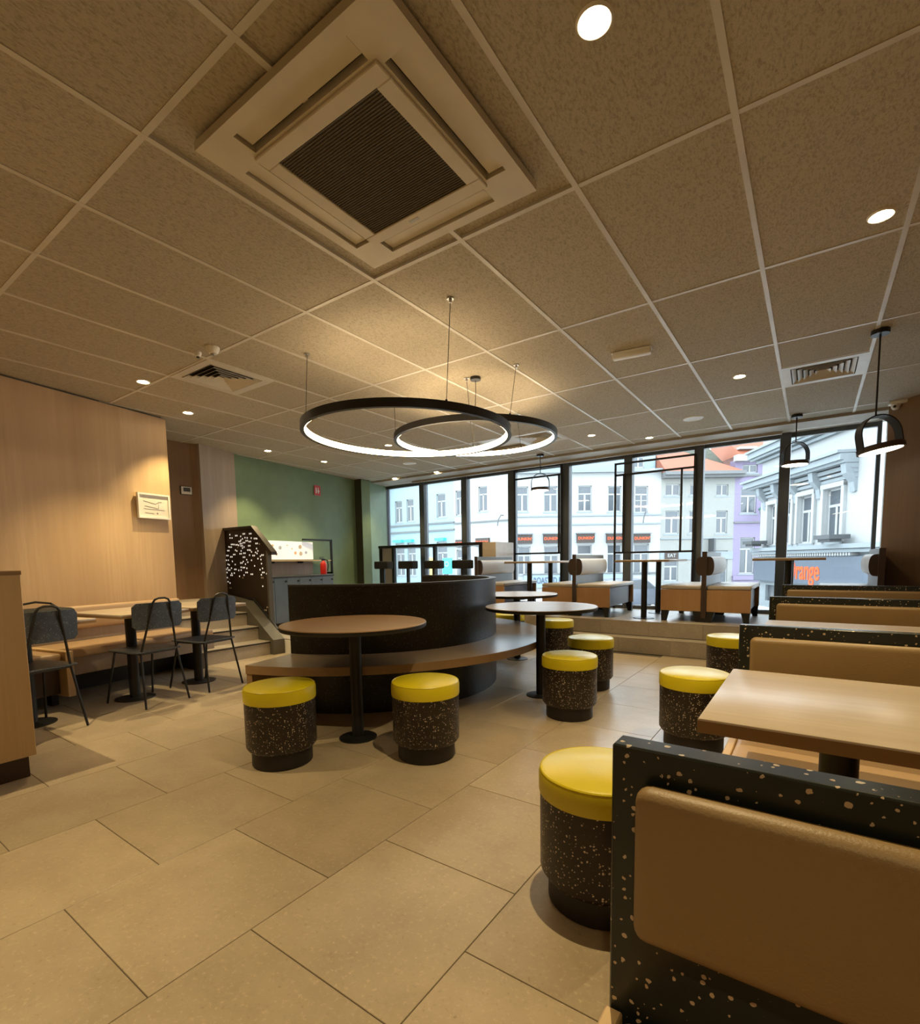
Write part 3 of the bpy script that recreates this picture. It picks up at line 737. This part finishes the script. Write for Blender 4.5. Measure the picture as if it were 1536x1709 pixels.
def chair_at(cx, cy): return (cx, cy, 0)
for i, (rx, ry, dr, lb) in enumerate([(-4.26, 1.90, 0, 'grey chair with black hoop frame in the middle, drawn up to the left small table'),
                                     (-4.355, 2.443, 2, 'grey chair with black hoop frame nearest the stairs'),
                                     (-4.135, 1.12, 3, 'grey chair with black hoop frame partly hidden by the tall wooden cabinet')]):
    # rear feet midpoint given; origin is .245 towards the wall
    x, y = rx - .245 * math.cos(PHI), ry - .245 * math.sin(PHI)
    if i == 0: c0.location = (x, y, 0); c0.rotation_euler = (0, 0, crz + R(dr)); c0['label'] = lb; c0['group'] = CG
    else: dup(c0, (x, y, 0), crz + R(dr), lb, CG)
bag = thing('bag', 'dark slumped bag on the hidden table behind the left chair', 'bag', (-4.60, 1.19, .752), R(12))
MB().box(-.13, -.2, 0, .13, .2, .075).bevel(.035, 4).obj('body', M_blackw, bag)
MB().tube([(-.05, -.12, .07), (-.03, -.08, .11), (0, 0, .125), (.03, .08, .11), (.05, .12, .07)], .008, 6).obj('handle', M_black, bag)
# tall wooden cabinet in the left foreground
cb2 = thing('tall_cabinet', 'tall light wooden cabinet cut by the left edge of the picture', 'cabinet', (-3.41, .83, 0), R(2))
MB().box(-1.1, -1.7, .115, 0, 0, 1.09).bevel(.003, 1).obj('body', M_cab, cb2)
MB().box(-1.1, -1.7, 1.09, .004, .004, 1.112).bevel(.002, 1).obj('top_board', M_edge, cb2)
MB().box(-1.08, -1.7, 0, -.02, -.03, .115).obj('plinth', M_capb, cb2)
# picture and thermostat
pc = thing('framed_picture', 'small white framed line drawing on the oak wall', 'picture', (-5.728, 2.53, 1.75), PI / 2 + R(11.6))
MB().box(-.165, -.016, -.12, .165, -.004, .12).obj('sheet', M_paper, pc, smooth=False)
fr = MB()
for q in ((-.175, .113, .175, .13), (-.175, -.13, .175, -.113), (-.175, -.113, -.158, .113), (.158, -.113, .175, .113)): fr.box(q[0], -.03, q[1], q[2], -.002, q[3])
fr.obj('frame', M_white, pc, smooth=False)
dr = MB()
for (x0, z0, x1, z1) in ((-.11, .05, .02, .025), (.02, .025, .06, .05), (.05, .048, .09, .052), (-.11, -.03, .12, -.032), (-.10, .0, .05, -.02), (.05, -.02, .055, .03), (-.1, -.07, .0, -.075)):
    a = Vector((x0, -.0175, z0)); b = Vector((x1, -.0175, z1)); dr.tube([a, b], .0016, 4)
dr.obj('drawing', M_ink, pc, smooth=False)
MB().box(.028, -.018, -.078, .042, -.016, -.064).obj('stamp', M_ink, pc)
th = thing('thermostat', 'small white wall thermostat on the brown recess wall', 'thermostat', (-6.752, 3.40, 2.10), PI / 2 - R(6))
MB().box(-.075, -.012, -.055, .075, -.001, .055).bevel(.004, 2).obj('back_plate', M_black, th)
MB().box(-.065, -.025, -.048, .065, -.011, .048).bevel(.004, 2).obj('case', M_white, th)
MB().box(-.04, -.0275, -.015, .045, -.024, .035).obj('display', M_dgrey, th)
# fire sign on the green wall
fs = thing('fire_sign', 'small red and white fire equipment sign high on the green wall', 'sign', (-7.115, 5.84, 2.39), PI / 2 + R(8.6))
MB().box(-.075, -.006, -.085, .075, 0, .085).obj('plate', M_redsign, fs)
MB().box(-.045, -.010, -.05, -.02, -.005, .045).box(.0, -.010, -.02, .045, -.005, .0).box(.012, -.010, -.05, .028, -.005, .05).obj('symbol', M_white, fs)

# ------------------------------------------------------------------ stairs
stt = sroot('trim_40', (0, 0, 0))
lv = [(-5.525, .17), (-5.76, .34), (-6.00, .51), (-6.25, .68)]
for k, (x, z) in enumerate(lv):
    xb = -7.0
    MB().box(xb, 2.84, z - .17, x, 3.70, z - .012).obj('step', M_stair, stt, smooth=False)
    MB().box(xb if k == 3 else x - .26, 2.84, z - .012, x + .012, 3.70, z).obj('tread', M_stair, stt, smooth=False)
    MB().box(x - .002, 2.84, z - .022, x + .016, 3.70, z - .008).obj('nosing', M_black, stt, smooth=False)
def stringer(y0, y1, nm):
    poly = [(-5.45, 0), (-5.45, .185), (-6.08, .64), (-7.0, .64 + .12), (-7.0, 0)]
    return MB().prism(poly, -y1, -y0, RX(90)).obj(nm, M_string, stt, smooth=False)
stringer(3.70, 3.86, 'stringer')
MB().prism([(-5.40, 0), (-5.40, .17), (-5.85, .40), (-5.85, 0)], -2.84, -2.70, RX(90)).obj('stringer', M_string, stt, smooth=False)
MB().tube([(-6.7, 3.89, .66), (-6.12, 3.89, .66), (-5.62, 3.89, .28)], .02, 8).obj('rail', M_black, stt)
# perforated screen: solid panel, small discs stand in for its holes
scr = thing('perforated_screen', 'tall dark perforated steel screen with bright dots beside the stairs', 'screen', (0, 3.905, 0))
poly = [(-6.99, 0.10), (-6.99, 1.60), (-6.09, 1.60), (-5.765, 1.29), (-5.765, .18), (-6.3, .18)]
MB().prism(poly, -.02, 0, RX(90)).obj('panel', M_screen, scr, smooth=False)
hr = MB().prism([(-7.0, 1.60), (-7.0, 1.635), (-6.08, 1.635), (-5.66, 1.285), (-5.66, 1.245), (-5.70, 1.245), (-6.09, 1.60)], -.05, .03, RX(90)).obj('handrail', M_screen, scr, smooth=False)
MB().box(-5.78, -.03, .18, -5.745, .03, 1.30).obj('post', M_string, scr)
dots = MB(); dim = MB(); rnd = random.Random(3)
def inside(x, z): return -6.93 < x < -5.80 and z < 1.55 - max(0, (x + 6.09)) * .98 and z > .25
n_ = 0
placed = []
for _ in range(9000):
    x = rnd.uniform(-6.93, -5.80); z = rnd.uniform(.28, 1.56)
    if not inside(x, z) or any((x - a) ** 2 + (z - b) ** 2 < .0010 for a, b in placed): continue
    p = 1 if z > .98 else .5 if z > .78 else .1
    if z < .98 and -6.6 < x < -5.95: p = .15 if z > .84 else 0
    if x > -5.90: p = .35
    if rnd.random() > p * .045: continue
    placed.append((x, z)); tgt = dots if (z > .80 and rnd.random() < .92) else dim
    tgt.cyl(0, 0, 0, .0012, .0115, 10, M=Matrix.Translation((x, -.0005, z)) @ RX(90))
    if rnd.random() < .45:      # many discs come in pairs
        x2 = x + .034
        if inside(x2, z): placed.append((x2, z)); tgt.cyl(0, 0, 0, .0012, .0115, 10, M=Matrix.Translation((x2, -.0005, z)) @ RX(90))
dots.obj('glow_hole_discs', M_holeglow, scr, smooth=False)['kind'] = 'stuff'  # glowing discs imitate light through holes; nothing shines behind the panel
dim.obj('dim_hole_discs', M_sand, scr, smooth=False)['kind'] = 'stuff'  # plain tan discs painted for the dimmer lower holes

# ------------------------------------------------------------------ cabinets, menu board, extinguisher
cx = -6.45
cu = thing('service_counter', 'blue-grey counter cabinet with dark knobs below the menu board', 'cabinet', (cx, 4.0, .18), R(3))
MB().box(-.36, .20, .06, 0, 1.61, .74).obj('carcass', M_blue, cu)
MB().box(-.36, .20, .74, .02, 1.63, .765).bevel(.003, 1).obj('worktop', M_dgrey, cu)
MB().box(-.34, .20, 0, -.03, 1.60, .06).obj('plinth', M_black, cu)
for k in range(6):
    y0 = .22 + .232 * k
    if y0 + .23 > 1.63: break
    d = MB().box(0, y0 - .0, .07, .018, y0 + .228, .735).bevel(.002, 1).obj('door', M_blue, cu)
    MB().lathe([(0, .0), (.008, 0), (.008, .014), (.016, .018), (.016, .026), (0, .028)], 16, M=Matrix.Translation((.018, y0 + .19 if k else y0 + .19, .685)) @ Matrix.Rotation(PI / 2, 4, 'Y')).obj('knob', M_black, d)
mbd = thing('menu_board', 'white backlit menu board with small coloured prints on the green wall', 'sign', (-6.93, 5.13, 1.34), PI / 2 + R(8.6))
MB().box(-.93, -.05, -.145, .43, .03, .145).bevel(.003, 1).obj('light_box', M_board, mbd)
pr_ = [(-.62, .02, .05, M_peach), (-.45, .07, .022, M_sand), (-.30, .04, .03, M_lblue), (-.38, -.06, .02, M_ink), (.13, .06, .035, M_sand), (.02, -.04, .026, M_peach), (.14, -.05, .035, M_sand), (.26, -.03, .025, M_lblue), (-.05, .03, .012, M_peach), (-.15, .08, .012, M_sand)]
for (x, z, r, mt) in pr_: MB().cyl(0, 0, 0, .003, r, 20, M=Matrix.Translation((x, -.050, z)) @ RX(90)).obj('print', mt, mbd)
sh = thing('wall_shelf', 'thin pale shelf below the menu board', 'shelf', (-6.93, 5.13, 1.185), PI / 2 + R(8.6))
MB().box(-.93, -.16, -.018, .75, .03, 0).obj('board', M_cab, sh)
for x in (-.5, .1): MB().box(x, -.12, -.05, x + .02, .02, -.018).obj('bracket', M_black, sh)
bs = thing('splashback', 'beige wooden splashback panel between counter and shelf', 'panel', (-6.94, 5.13, .945), PI / 2 + R(8.6))
MB().box(-1.0, -.02, 0, .45, .02, .215).obj('panel', M_wallg, bs)
hk = thing('display_frame', 'black square-tube frame standing on the counter end beside the extinguisher', 'frame', (-6.90, 5.56, .945), 0)
MB().box(-.0, .30 - .55, .56, .03, .36, .59).box(.0, .33, 0, .03, .36, .59).box(-.14, .33, 0, .03, .36, .03).obj('tube', M_black, hk)
ex = thing('fire_extinguisher', 'small red fire extinguisher at the right end of the counter', 'extinguisher', (-6.62, 5.50, .945))
MB().lathe([(0, 0), (.05, 0), (.052, .01), (.052, .17), (.045, .195), (.02, .215), (.015, .23), (0, .23)], 24).obj('cylinder', M_red, ex)
MB().box(-.012, -.03, .225, .012, .03, .255).box(-.008, -.075, .25, .008, .01, .262).box(-.008, -.075, .275, .008, .01, .285).obj('valve', M_black, ex)
MB().tube([(0, .02, .245), (.02, .07, .23), (.02, .085, .14), (.015, .07, .05)], .009, 8).obj('hose', M_black, ex)

# ================================================================== OUTSIDE
gz = -1.25
st(MB().box(-70, 8.4, gz - .2, 50, 90, gz).obj('street', M_ground))
st(MB().box(-9, 8.0, gz, 6, 9.6, -.6).obj('pavement', M_xgrey))
def building(name, label, ox, oy, ang, group=None):
    return thing(name, label, 'building', (ox, oy, 0), ang, group)
def bwin(b, s0, z0, s1, z1, style=0, deep=.12):
    # window as a part with panes as sub-parts; local x along facade, local -y towards the viewer
    w = s1 - s0; h = z1 - z0; f = .07
    mb = MB(); mb.box(s0, -.02, z0, s0 + f, .05, z1).box(s1 - f, -.02, z0, s1, .05, z1).box(s0, -.02, z1 - f, s1, .05, z1).box(s0, -.02, z0, s1, .05, z0 + f)
    zt = z0 + h * .68; xm = (s0 + s1) / 2
    if style == 0: mb.box(s0, -.03, zt - .05, s1, .05, zt + .05).box(xm - .06, -.03, z0, xm + .06, .05, zt)
    elif style == 1: mb.box(xm - .05, -.03, z0, xm + .05, .05, z1)
    elif style == 2:
        mb.box(s0, -.03, zt - .05, s1, .05, zt + .05).box(xm - .05, -.03, z0, xm + .05, .05, zt)
        for q in (1, 2): mb.box(s0, -.03, z0 + (zt - z0) * q / 3 - .03, s1, .05, z0 + (zt - z0) * q / 3 + .03)
    W_ = mb.obj('window', M_xwhite, b, smooth=False)
    if style == 1: ps = [(s0 + f, z0 + f, xm - .05, z1 - f), (xm + .05, z0 + f, s1 - f, z1 - f)]
    else: ps = [(s0 + f, z0 + f, xm - .06, zt - .05), (xm + .06, z0 + f, s1 - f, zt - .05), (s0 + f, zt + .05, s1 - f, z1 - f)]
    for p in ps: MB().box(p[0], .0, p[1], p[2], .03, p[3]).obj('pane', M_xpane, W_, smooth=False)
    MB().box(s0 - .1, -.14, z0 - .12, s1 + .1, 0, z0 - .02).obj('sill', M_xcorn, W_, smooth=False)
    return W_
def bwall(b, s0, s1, z0, z1, mat, holes, th=.6, nm='wall'):
    # wall with real openings: split in columns
    xs = sorted({s0, s1} | {h[0] for h in holes} | {h[2] for h in holes}); mb = MB()
    for a, c in zip(xs, xs[1:]):
        hs = sorted([(h[1], h[3]) for h in holes if h[0] <= a + 1e-6 and h[2] >= c - 1e-6]); z = z0
        for (ha, hb) in hs:
            if ha > z: mb.box(a, -.12, z, c, .1, ha)
            z = max(z, hb)
        if z < z1: mb.box(a, -.12, z, c, .1, z1)
    mb.box(s0, .1, z0, s1, th, z1)
    return mb.obj(nm, mat, b, smooth=False)
def band(b, s0, s1, z, h, d, mat, nm='cornice'): return MB().box(s0, -.12 - d, z, s1, -.10, z + h).obj(nm, mat, b, smooth=False)
# --- pale blue building, parallel to the windows (local x to the right = world +x)
def flip(l): return [(-b, c, -a, d) for (a, c, b, d) in l]
wb = [(-11.21, 4.4, -10.45, 6.15), (-9.95, 4.42, -9.2, 6.2), (-6.85, 4.56, -6.0, 6.36)]
B1 = building('pale_blue_house', 'pale blue rendered building far left beyond the glass', -17.4, 31.6, 0)
lowb = [(-11.25, 0, -10.3, 4.55 - 1.9), (-9.95, 0, -9.1, 2.65), (-6.9, .0, -5.9, 2.65)]
bwall(B1, -13.5, -5.15, gz, 10.5, M_xblue, wb + lowb)
for w in wb: bwin(B1, *[w[0], w[1], w[2], w[3]])
for w in lowb: bwin(B1, w[0], w[1], w[2], w[3])
for z in (4.05, 3.5, 7.25): band(B1, -13.5, -5.15, z, .12, .12, M_xgrey)
for s in ((-11.25, -10.33), (-9.95, -9.24), (-6.84, -5.96)):
    MB().box(s[0], -.5, 2.75, s[1], -.1, 2.95).obj('awning', M_teal, B1, smooth=False)
# --- white building: left wing and front
B2 = building('white_house', 'long white building with orange-lettered signs across the square', -17.4, 31.6, 0)
w2 = [(-5.02, 4.6, -4.3, 6.45), (-2.95, 4.76, -2.2, 6.55)]; l2 = [(-5.0, 0, -4.2, 2.0), (-3.0, 0, -2.2, 2.1)]
bwall(B2, -5.149, .0, gz, 8.4, M_xwhite, w2 + l2, nm='side_wall')
for w in w2 + l2: bwin(B2, *w)
for (a, c, z0, z1) in ((-4.98, -4.0, 2.2, 2.75), (-3.16, -2.0, 2.2, 2.8)):
    s_ = MB().box(a, -.3, z0, c, -.1, z1).obj('sign_box', M_xsign, B2, smooth=False)
    text('sign_letters', "DUNKIN'", .27, M_xor, s_, ((a + c) / 2, -.31, (z0 + z1) / 2), (PI / 2, 0, 0), .01)
band(B2, -5.15, 0, 3.95, .1, .1, M_xgrey)
fa = math.atan2(.5744, .8184)
B3 = building('white_corner_house', 'white corner building front with five orange-lettered signs, straight ahead', -17.397, 31.598, fa)
w3 = [(.1, 4.55, .95, 6.28), (2.05, 4.5, 3.0, 6.28), (4.45, 4.5, 5.42, 6.28), (6.56, 4.45, 7.5, 6.22)]; w3b = (8.45, 4.35, 9.37, 6.2)
l3 = [(.2, .1, 1.1, 2.1), (2.05, .1, 3.07, 2.1), (4.42, .1, 5.45, 2.15), (6.55, .1, 7.57, 2.15), (8.43, .1, 9.5, 2.15)]
bwall(B3, -.0, 10.28, gz, 7.3, M_xwhite, w3 + [w3b] + l3)
for w in w3 + l3: bwin(B3, *w)
bwin(B3, *w3b, style=2)
for (a, c, z0, z1) in ((.05, 1.2, 2.3, 2.92), (2.0, 3.17, 2.3, 2.92), (4.36, 5.6, 2.3, 2.92), (6.45, 7.65, 2.26, 2.88), (8.36, 9.52, 2.24, 2.85)):
    s_ = MB().box(a, -.32, z0, c, -.1, z1).obj('sign_box', M_xsign, B3, smooth=False)
    text('sign_letters', "DUNKIN'", .27, M_xor, s_, ((a + c) / 2, -.33, (z0 + z1) / 2), (PI / 2, 0, 0), .01)
    MB().box(a - .05, -.4, z1, c + .05, -.1, z1 + .07).obj('sign_hood', M_xgrey, s_, smooth=False)
for z in (3.55, 4.15): band(B3, 0, 10.28, z, .09, .08, M_xcorn)
band(B3, -.1, 10.3, 7.15, .2, .3, M_xcorn)
MB().box(.0, .8, 7.3, 10.2, 1.2, 9.6).obj('attic_wall', M_xblue, B3, smooth=False)
o = bwin(B3, 8.5, 7.6, 9.35, 8.35, 1); o.location = (0, .75, 0)
band(B3, .6, 7.8, -.85, .95, .1, M_xblue, 'shop_fascia')
text('fascia_letters', 'ROASTED R', .62, M_dtxt, B3, (2.30, -.24, -.35), (PI / 2, 0, 0), .01, sx=.62)
band(B3, .6, 10.2, .06, .10, .12, M_xgrey)
for s_, z_ in ((-.8, 3.9), (9.2, 3.95)):
    MB().tube([(s_, -.1, z_ + .4), (s_ - .25, -.9, z_ + .35), (s_ - .45, -1.1, z_), (s_ - .5, -1.1, z_ - .4)], .035, 6).obj('lamp_bracket', M_dgrey, B3)
# --- cream building
B4 = building('cream_house', 'cream house with orange tiled roof between white and lilac buildings', -17.397, 31.598, fa)
h4 = [(10.58, 5.5, 11.62, 6.3), (12.3, 5.5, 13.0, 6.25), (14.15, 5.45, 15.0, 6.22)]
m4 = [(10.6, 2.85, 11.58, 4.45), (12.3, 2.85, 13.0, 4.42), (14.2, 2.82, 15.0, 4.4)]
k4 = [(10.6, -.5, 11.6, 1.0), (12.6, -.5, 13.2, 1.0), (14.0, -.9, 15.1, 1.6)]
bwall(B4, 10.281, 15.45, gz, 6.75, M_xcream, h4 + m4 + k4)
for w in h4: bwin(B4, *w, style=1)
for w in m4 + k4: bwin(B4, *w)
band(B4, 10.281, 15.9, 6.65, .18, .6, M_xgrey); band(B4, 10.281, 15.8, 6.83, .22, .8, M_xgrey); band(B4, 10.281, 15.45, 2.45, .08, .08, M_xcorn); band(B4, 10.281, 15.45, 1.0, .55, .05, M_xcorn)
mb = MB()
vs = [mb.b.verts.new(p) for p in ((10.28, -.9, 7.05), (15.6, -.9, 7.05), (12.3, 1.4, 8.85), (10.28, 1.4, 8.85), (10.28, 1.4, 7.0), (15.6, 1.4, 7.0))]
for f in ((0, 1, 2, 3), (1, 5, 2), (0, 3, 4), (3, 2, 5, 4), (0, 4, 5, 1)): mb.b.faces.new([vs[i] for i in f])
mb.obj('roof', M_xroof, B4, smooth=False)
s_ = MB().box(10.6, -.2, 1.02, 11.58, -.1, 1.58).obj('brown_sign', M_xsign, B4, smooth=False); text('sign_letters', 'EAT', .34, M_xwhite, s_, (11.09, -.21, 1.3), (PI / 2, 0, 0), .01)
s_ = MB().box(13.72, -.9, 1.55, 13.82, -.1, 2.45).box(13.72, -.2, 1.5, 14.2, -.12, 2.45).obj('hanging_sign', M_dgrey, B4, smooth=False)
# --- lilac building
B5 = building('lilac_house', 'narrow lilac house with red tiled roof and skylight', -17.397, 31.598, fa)
h5 = [(15.95, 7.0, 17.0, 7.55), (15.9, 4.2, 17.0, 5.95), (15.95, -.05, 17.0, 2.5)]
bwall(B5, 15.451, 18.6, gz, 7.9, M_xpurp, h5)
bwin(B5, *h5[0], style=1); bwin(B5, *h5[1], style=0); bwin(B5, *h5[2], style=0)
band(B5, 15.451, 18.6, 6.75, .12, .12, M_xgrey); band(B5, 15.451, 18.6, 3.5, .1, .1, M_xgrey); band(B5, 15.3, 18.6, 7.75, .42, .45, M_xwhite)
band(B5, 15.451, 18.6, -.5, .3, .15, M_xpurp, 'plinth')
mb = MB(); vs = [mb.b.verts.new(p) for p in ((15.46, -.5, 8.15), (18.9, -.5, 8.15), (18.9, 3.5, 11.6), (15.46, 3.5, 11.6), (15.46, 3.5, 8.1), (18.9, 3.5, 8.1))]
for f in ((0, 1, 2, 3), (0, 3, 4), (1, 5, 2), (3, 2, 5, 4), (0, 4, 5, 1)): mb.b.faces.new([vs[i] for i in f])
mb.obj('roof', M_xroof, B5, smooth=False)
MB().box(15.6, -.35, 8.6, 16.8, .3, 8.75).obj('skylight', M_xwhite, B5, smooth=False)
MB().prism([(12.6, 6.9), (15.44, 6.9), (15.44, 8.0), (14.3, 9.1), (13.4, 9.4), (12.6, 9.3)], -1.8, -1.5, RX(90)).obj('gable', M_xmoss, B5, smooth=False)
ln = thing('street_lantern', 'green street lantern hanging before the lilac house', 'lamp', (-17.397 + 17.05 * math.cos(fa) + 1.0 * math.sin(fa), 31.598 + 17.05 * math.sin(fa) - 1.0 * math.cos(fa), 4.3), fa)
MB().lathe([(0, -.55), (.18, -.5), (.34, .05), (0, .05)], 8).obj('glass', M_xcorn, ln, smooth=False)
MB().lathe([(.40, .05), (.32, .18), (.16, .30), (.14, .42), (.20, .46), (0, .62), (0, .05)], 8).obj('cap', M_lant, ln, smooth=False)
MB().tube([(0, 0, .55), (.2, .1, .95), (.8, .4, 1.0), (1.4, .8, .7), (1.5, 1.0, .3)], .035, 6).obj('arm', M_lant, ln)
# --- building with the orange sign, nearer and oblique
oa = math.atan2(-5.6199, 3.0890)
B6 = building('grey_blue_shop_house', 'nearer ornate pale shop building with blue-grey fascia at the right', -1.699, 28.012, oa)
w6 = [(.15, 1.65, .8, 3.5), (1.32, 1.65, 2.1, 3.55), (2.67, 1.65, 3.65, 3.57), (4.43, 1.65, 5.46, 3.63)]
bwall(B6, -.75, 9.5, 1.2, 7.5, M_xwhite, w6)
for w in w6: bwin(B6, *w)
for w in w6:    # surrounds and brackets
    MB().box(w[0] - .18, -.24, w[1], w[0] - .02, -.1, w[3] + .12).box(w[2] + .02, -.24, w[1], w[2] + .18, -.1, w[3] + .12).box(w[0] - .18, -.26, w[3] + .02, w[2] + .18, -.1, w[3] + .2).obj('window_surround', M_xwhite, B6, smooth=False)
for s_ in (-.4, .95, 2.3, 3.9, 5.9):
    MB().prism([(-.55, 4.35), (-.12, 4.35), (-.12, 3.4), (-.2, 3.35), (-.25, 3.7), (-.5, 4.0)], s_, s_ + .28, Matrix(((0, 0, 1, 0), (1, 0, 0, 0), (0, 1, 0, 0), (0, 0, 0, 1)))).obj('bracket', M_xcorn, B6, smooth=False)
for z, h, d in ((3.85, .12, .1), (4.02, .10, .16), (4.17, .14, .24), (4.36, .10, .5), (4.46, .22, .62), (4.70, .10, .72), (5.6, .12, .2), (5.75, .1, .4), (5.86, .25, .5), (6.12, .1, .6)):
    band(B6, -.75 - d, 6.2 if z < 5 else 9.5, z, h, d, M_xcorn)
band(B6, -.75, 9.5, 1.24, .12, .35, M_xcorn); band(B6, -.75, 9.5, 1.38, .16, .45, M_xcorn)
for k in range(46): MB().box(-.6 + k * .155, -.42, 1.12, -.52 + k * .155, -.12, 1.23).obj('dentil', M_xwhite, B6, smooth=False)
fz = MB().box(-.75, -.35, .0, 9.5, -.1, 1.10).obj('fascia', M_xfas, B6, smooth=False)
MB().box(-.75, -.1, -.1, 9.5, .5, 1.2).obj('fascia_backing', M_xcorn, B6, smooth=False)
text('fascia_letters', 'Orange', 1.10, M_xor, fz, (3.50, -.36, .52), (PI / 2, 0, 0), .01, sx=.68)
bwall(B6, -.75, 9.5, gz, -.1, M_xcorn, [(0, gz + .3, 2.4, -.2), (2.9, gz + .3, 5.6, -.2), (6.0, gz + .3, 8.6, -.2)], nm='shop_front')
for a, c in ((0, 2.4), (2.9, 5.6), (6.0, 8.6)): MB().box(a, .0, gz + .3, c, .05, -.2).obj('shop_window', M_xpane, B6, smooth=False)
for s_, z_ in ((-.55, 1.62), (5.3, 1.62)):
    MB().box(s_, -1.0, z_ + .1, s_ + .95, -.3, z_ + .25).box(s_ + .1, -.9, z_, s_ + .8, -.5, z_ + .1).obj('floodlight', M_dgrey, B6, smooth=False)
MB().box(8.5, 1.0, 6.2, 9.4, 1.3, 7.6).obj('chimney', M_xblue, B6, smooth=False)
# houses further left so that oblique views do not run out
# --- cars, teal sign, banner outside
def car(x, y, rz, mat, label):
    t = thing('parked_car', label, 'car', (x, y, gz), rz)
    prof = [(-2.1, .25), (-2.1, .75), (-1.9, .95), (-1.45, 1.0), (-.95, 1.42), (.55, 1.45), (1.1, 1.02), (1.95, .88), (2.12, .6), (2.12, .25)]
    MB().prism(prof, -.85, .85, RX(90)).bevel(.05, 2).obj('body', mat, t)
    MB().prism([(-1.35, 1.0), (-.9, 1.36), (.5, 1.39), (.98, 1.02)], -.87, .87, RX(90)).obj('side_windows', M_xpane, t, smooth=False)
    for sx in (-1.35, 1.35):
        for sy in (-.8, .8): MB().cyl(0, 0, -.1, .1, .32, 24, M=Matrix.Translation((sx, sy, .32)) @ RX(90)).obj('wheel', M_tyre, t)
car(-7.2, 24.0, R(40), M_car, 'dark grey parked car outside behind the window table posts')
car(-16.5, 22.5, R(5), M_car2, 'white parked car outside behind the bar stools')
ts = thing('teal_sign', 'small teal sign on a post outside behind the bar stools', 'sign', (-15.1, 20.4, gz))
MB().cyl(0, 0, 0, 2.0, .05, 12).obj('post', M_dgrey, ts); MB().box(-.28, -.06, 1.75, .28, .06, 2.55).bevel(.02, 1).obj('plate', M_teal, ts)
MB().arc(0, 0, .09, .13, 0, 360, -.002, .002, 24).obj('emblem', M_xwhite, ts, (0, -.065, 2.25)).rotation_euler = (PI / 2, 0, 0)
yb = thing('advertising_column', 'blurred yellow advertising column outside behind the bar stools', 'column', (-10.8, 13.6, gz))
MB().lathe([(0, 0), (.14, 0), (.14, 2.35), (.10, 2.5), (0, 2.55)], 24).obj('shaft', M_yfab, yb); MB().cyl(0, 0, 0, .15, .24, 24).obj('base', M_dgrey, yb)
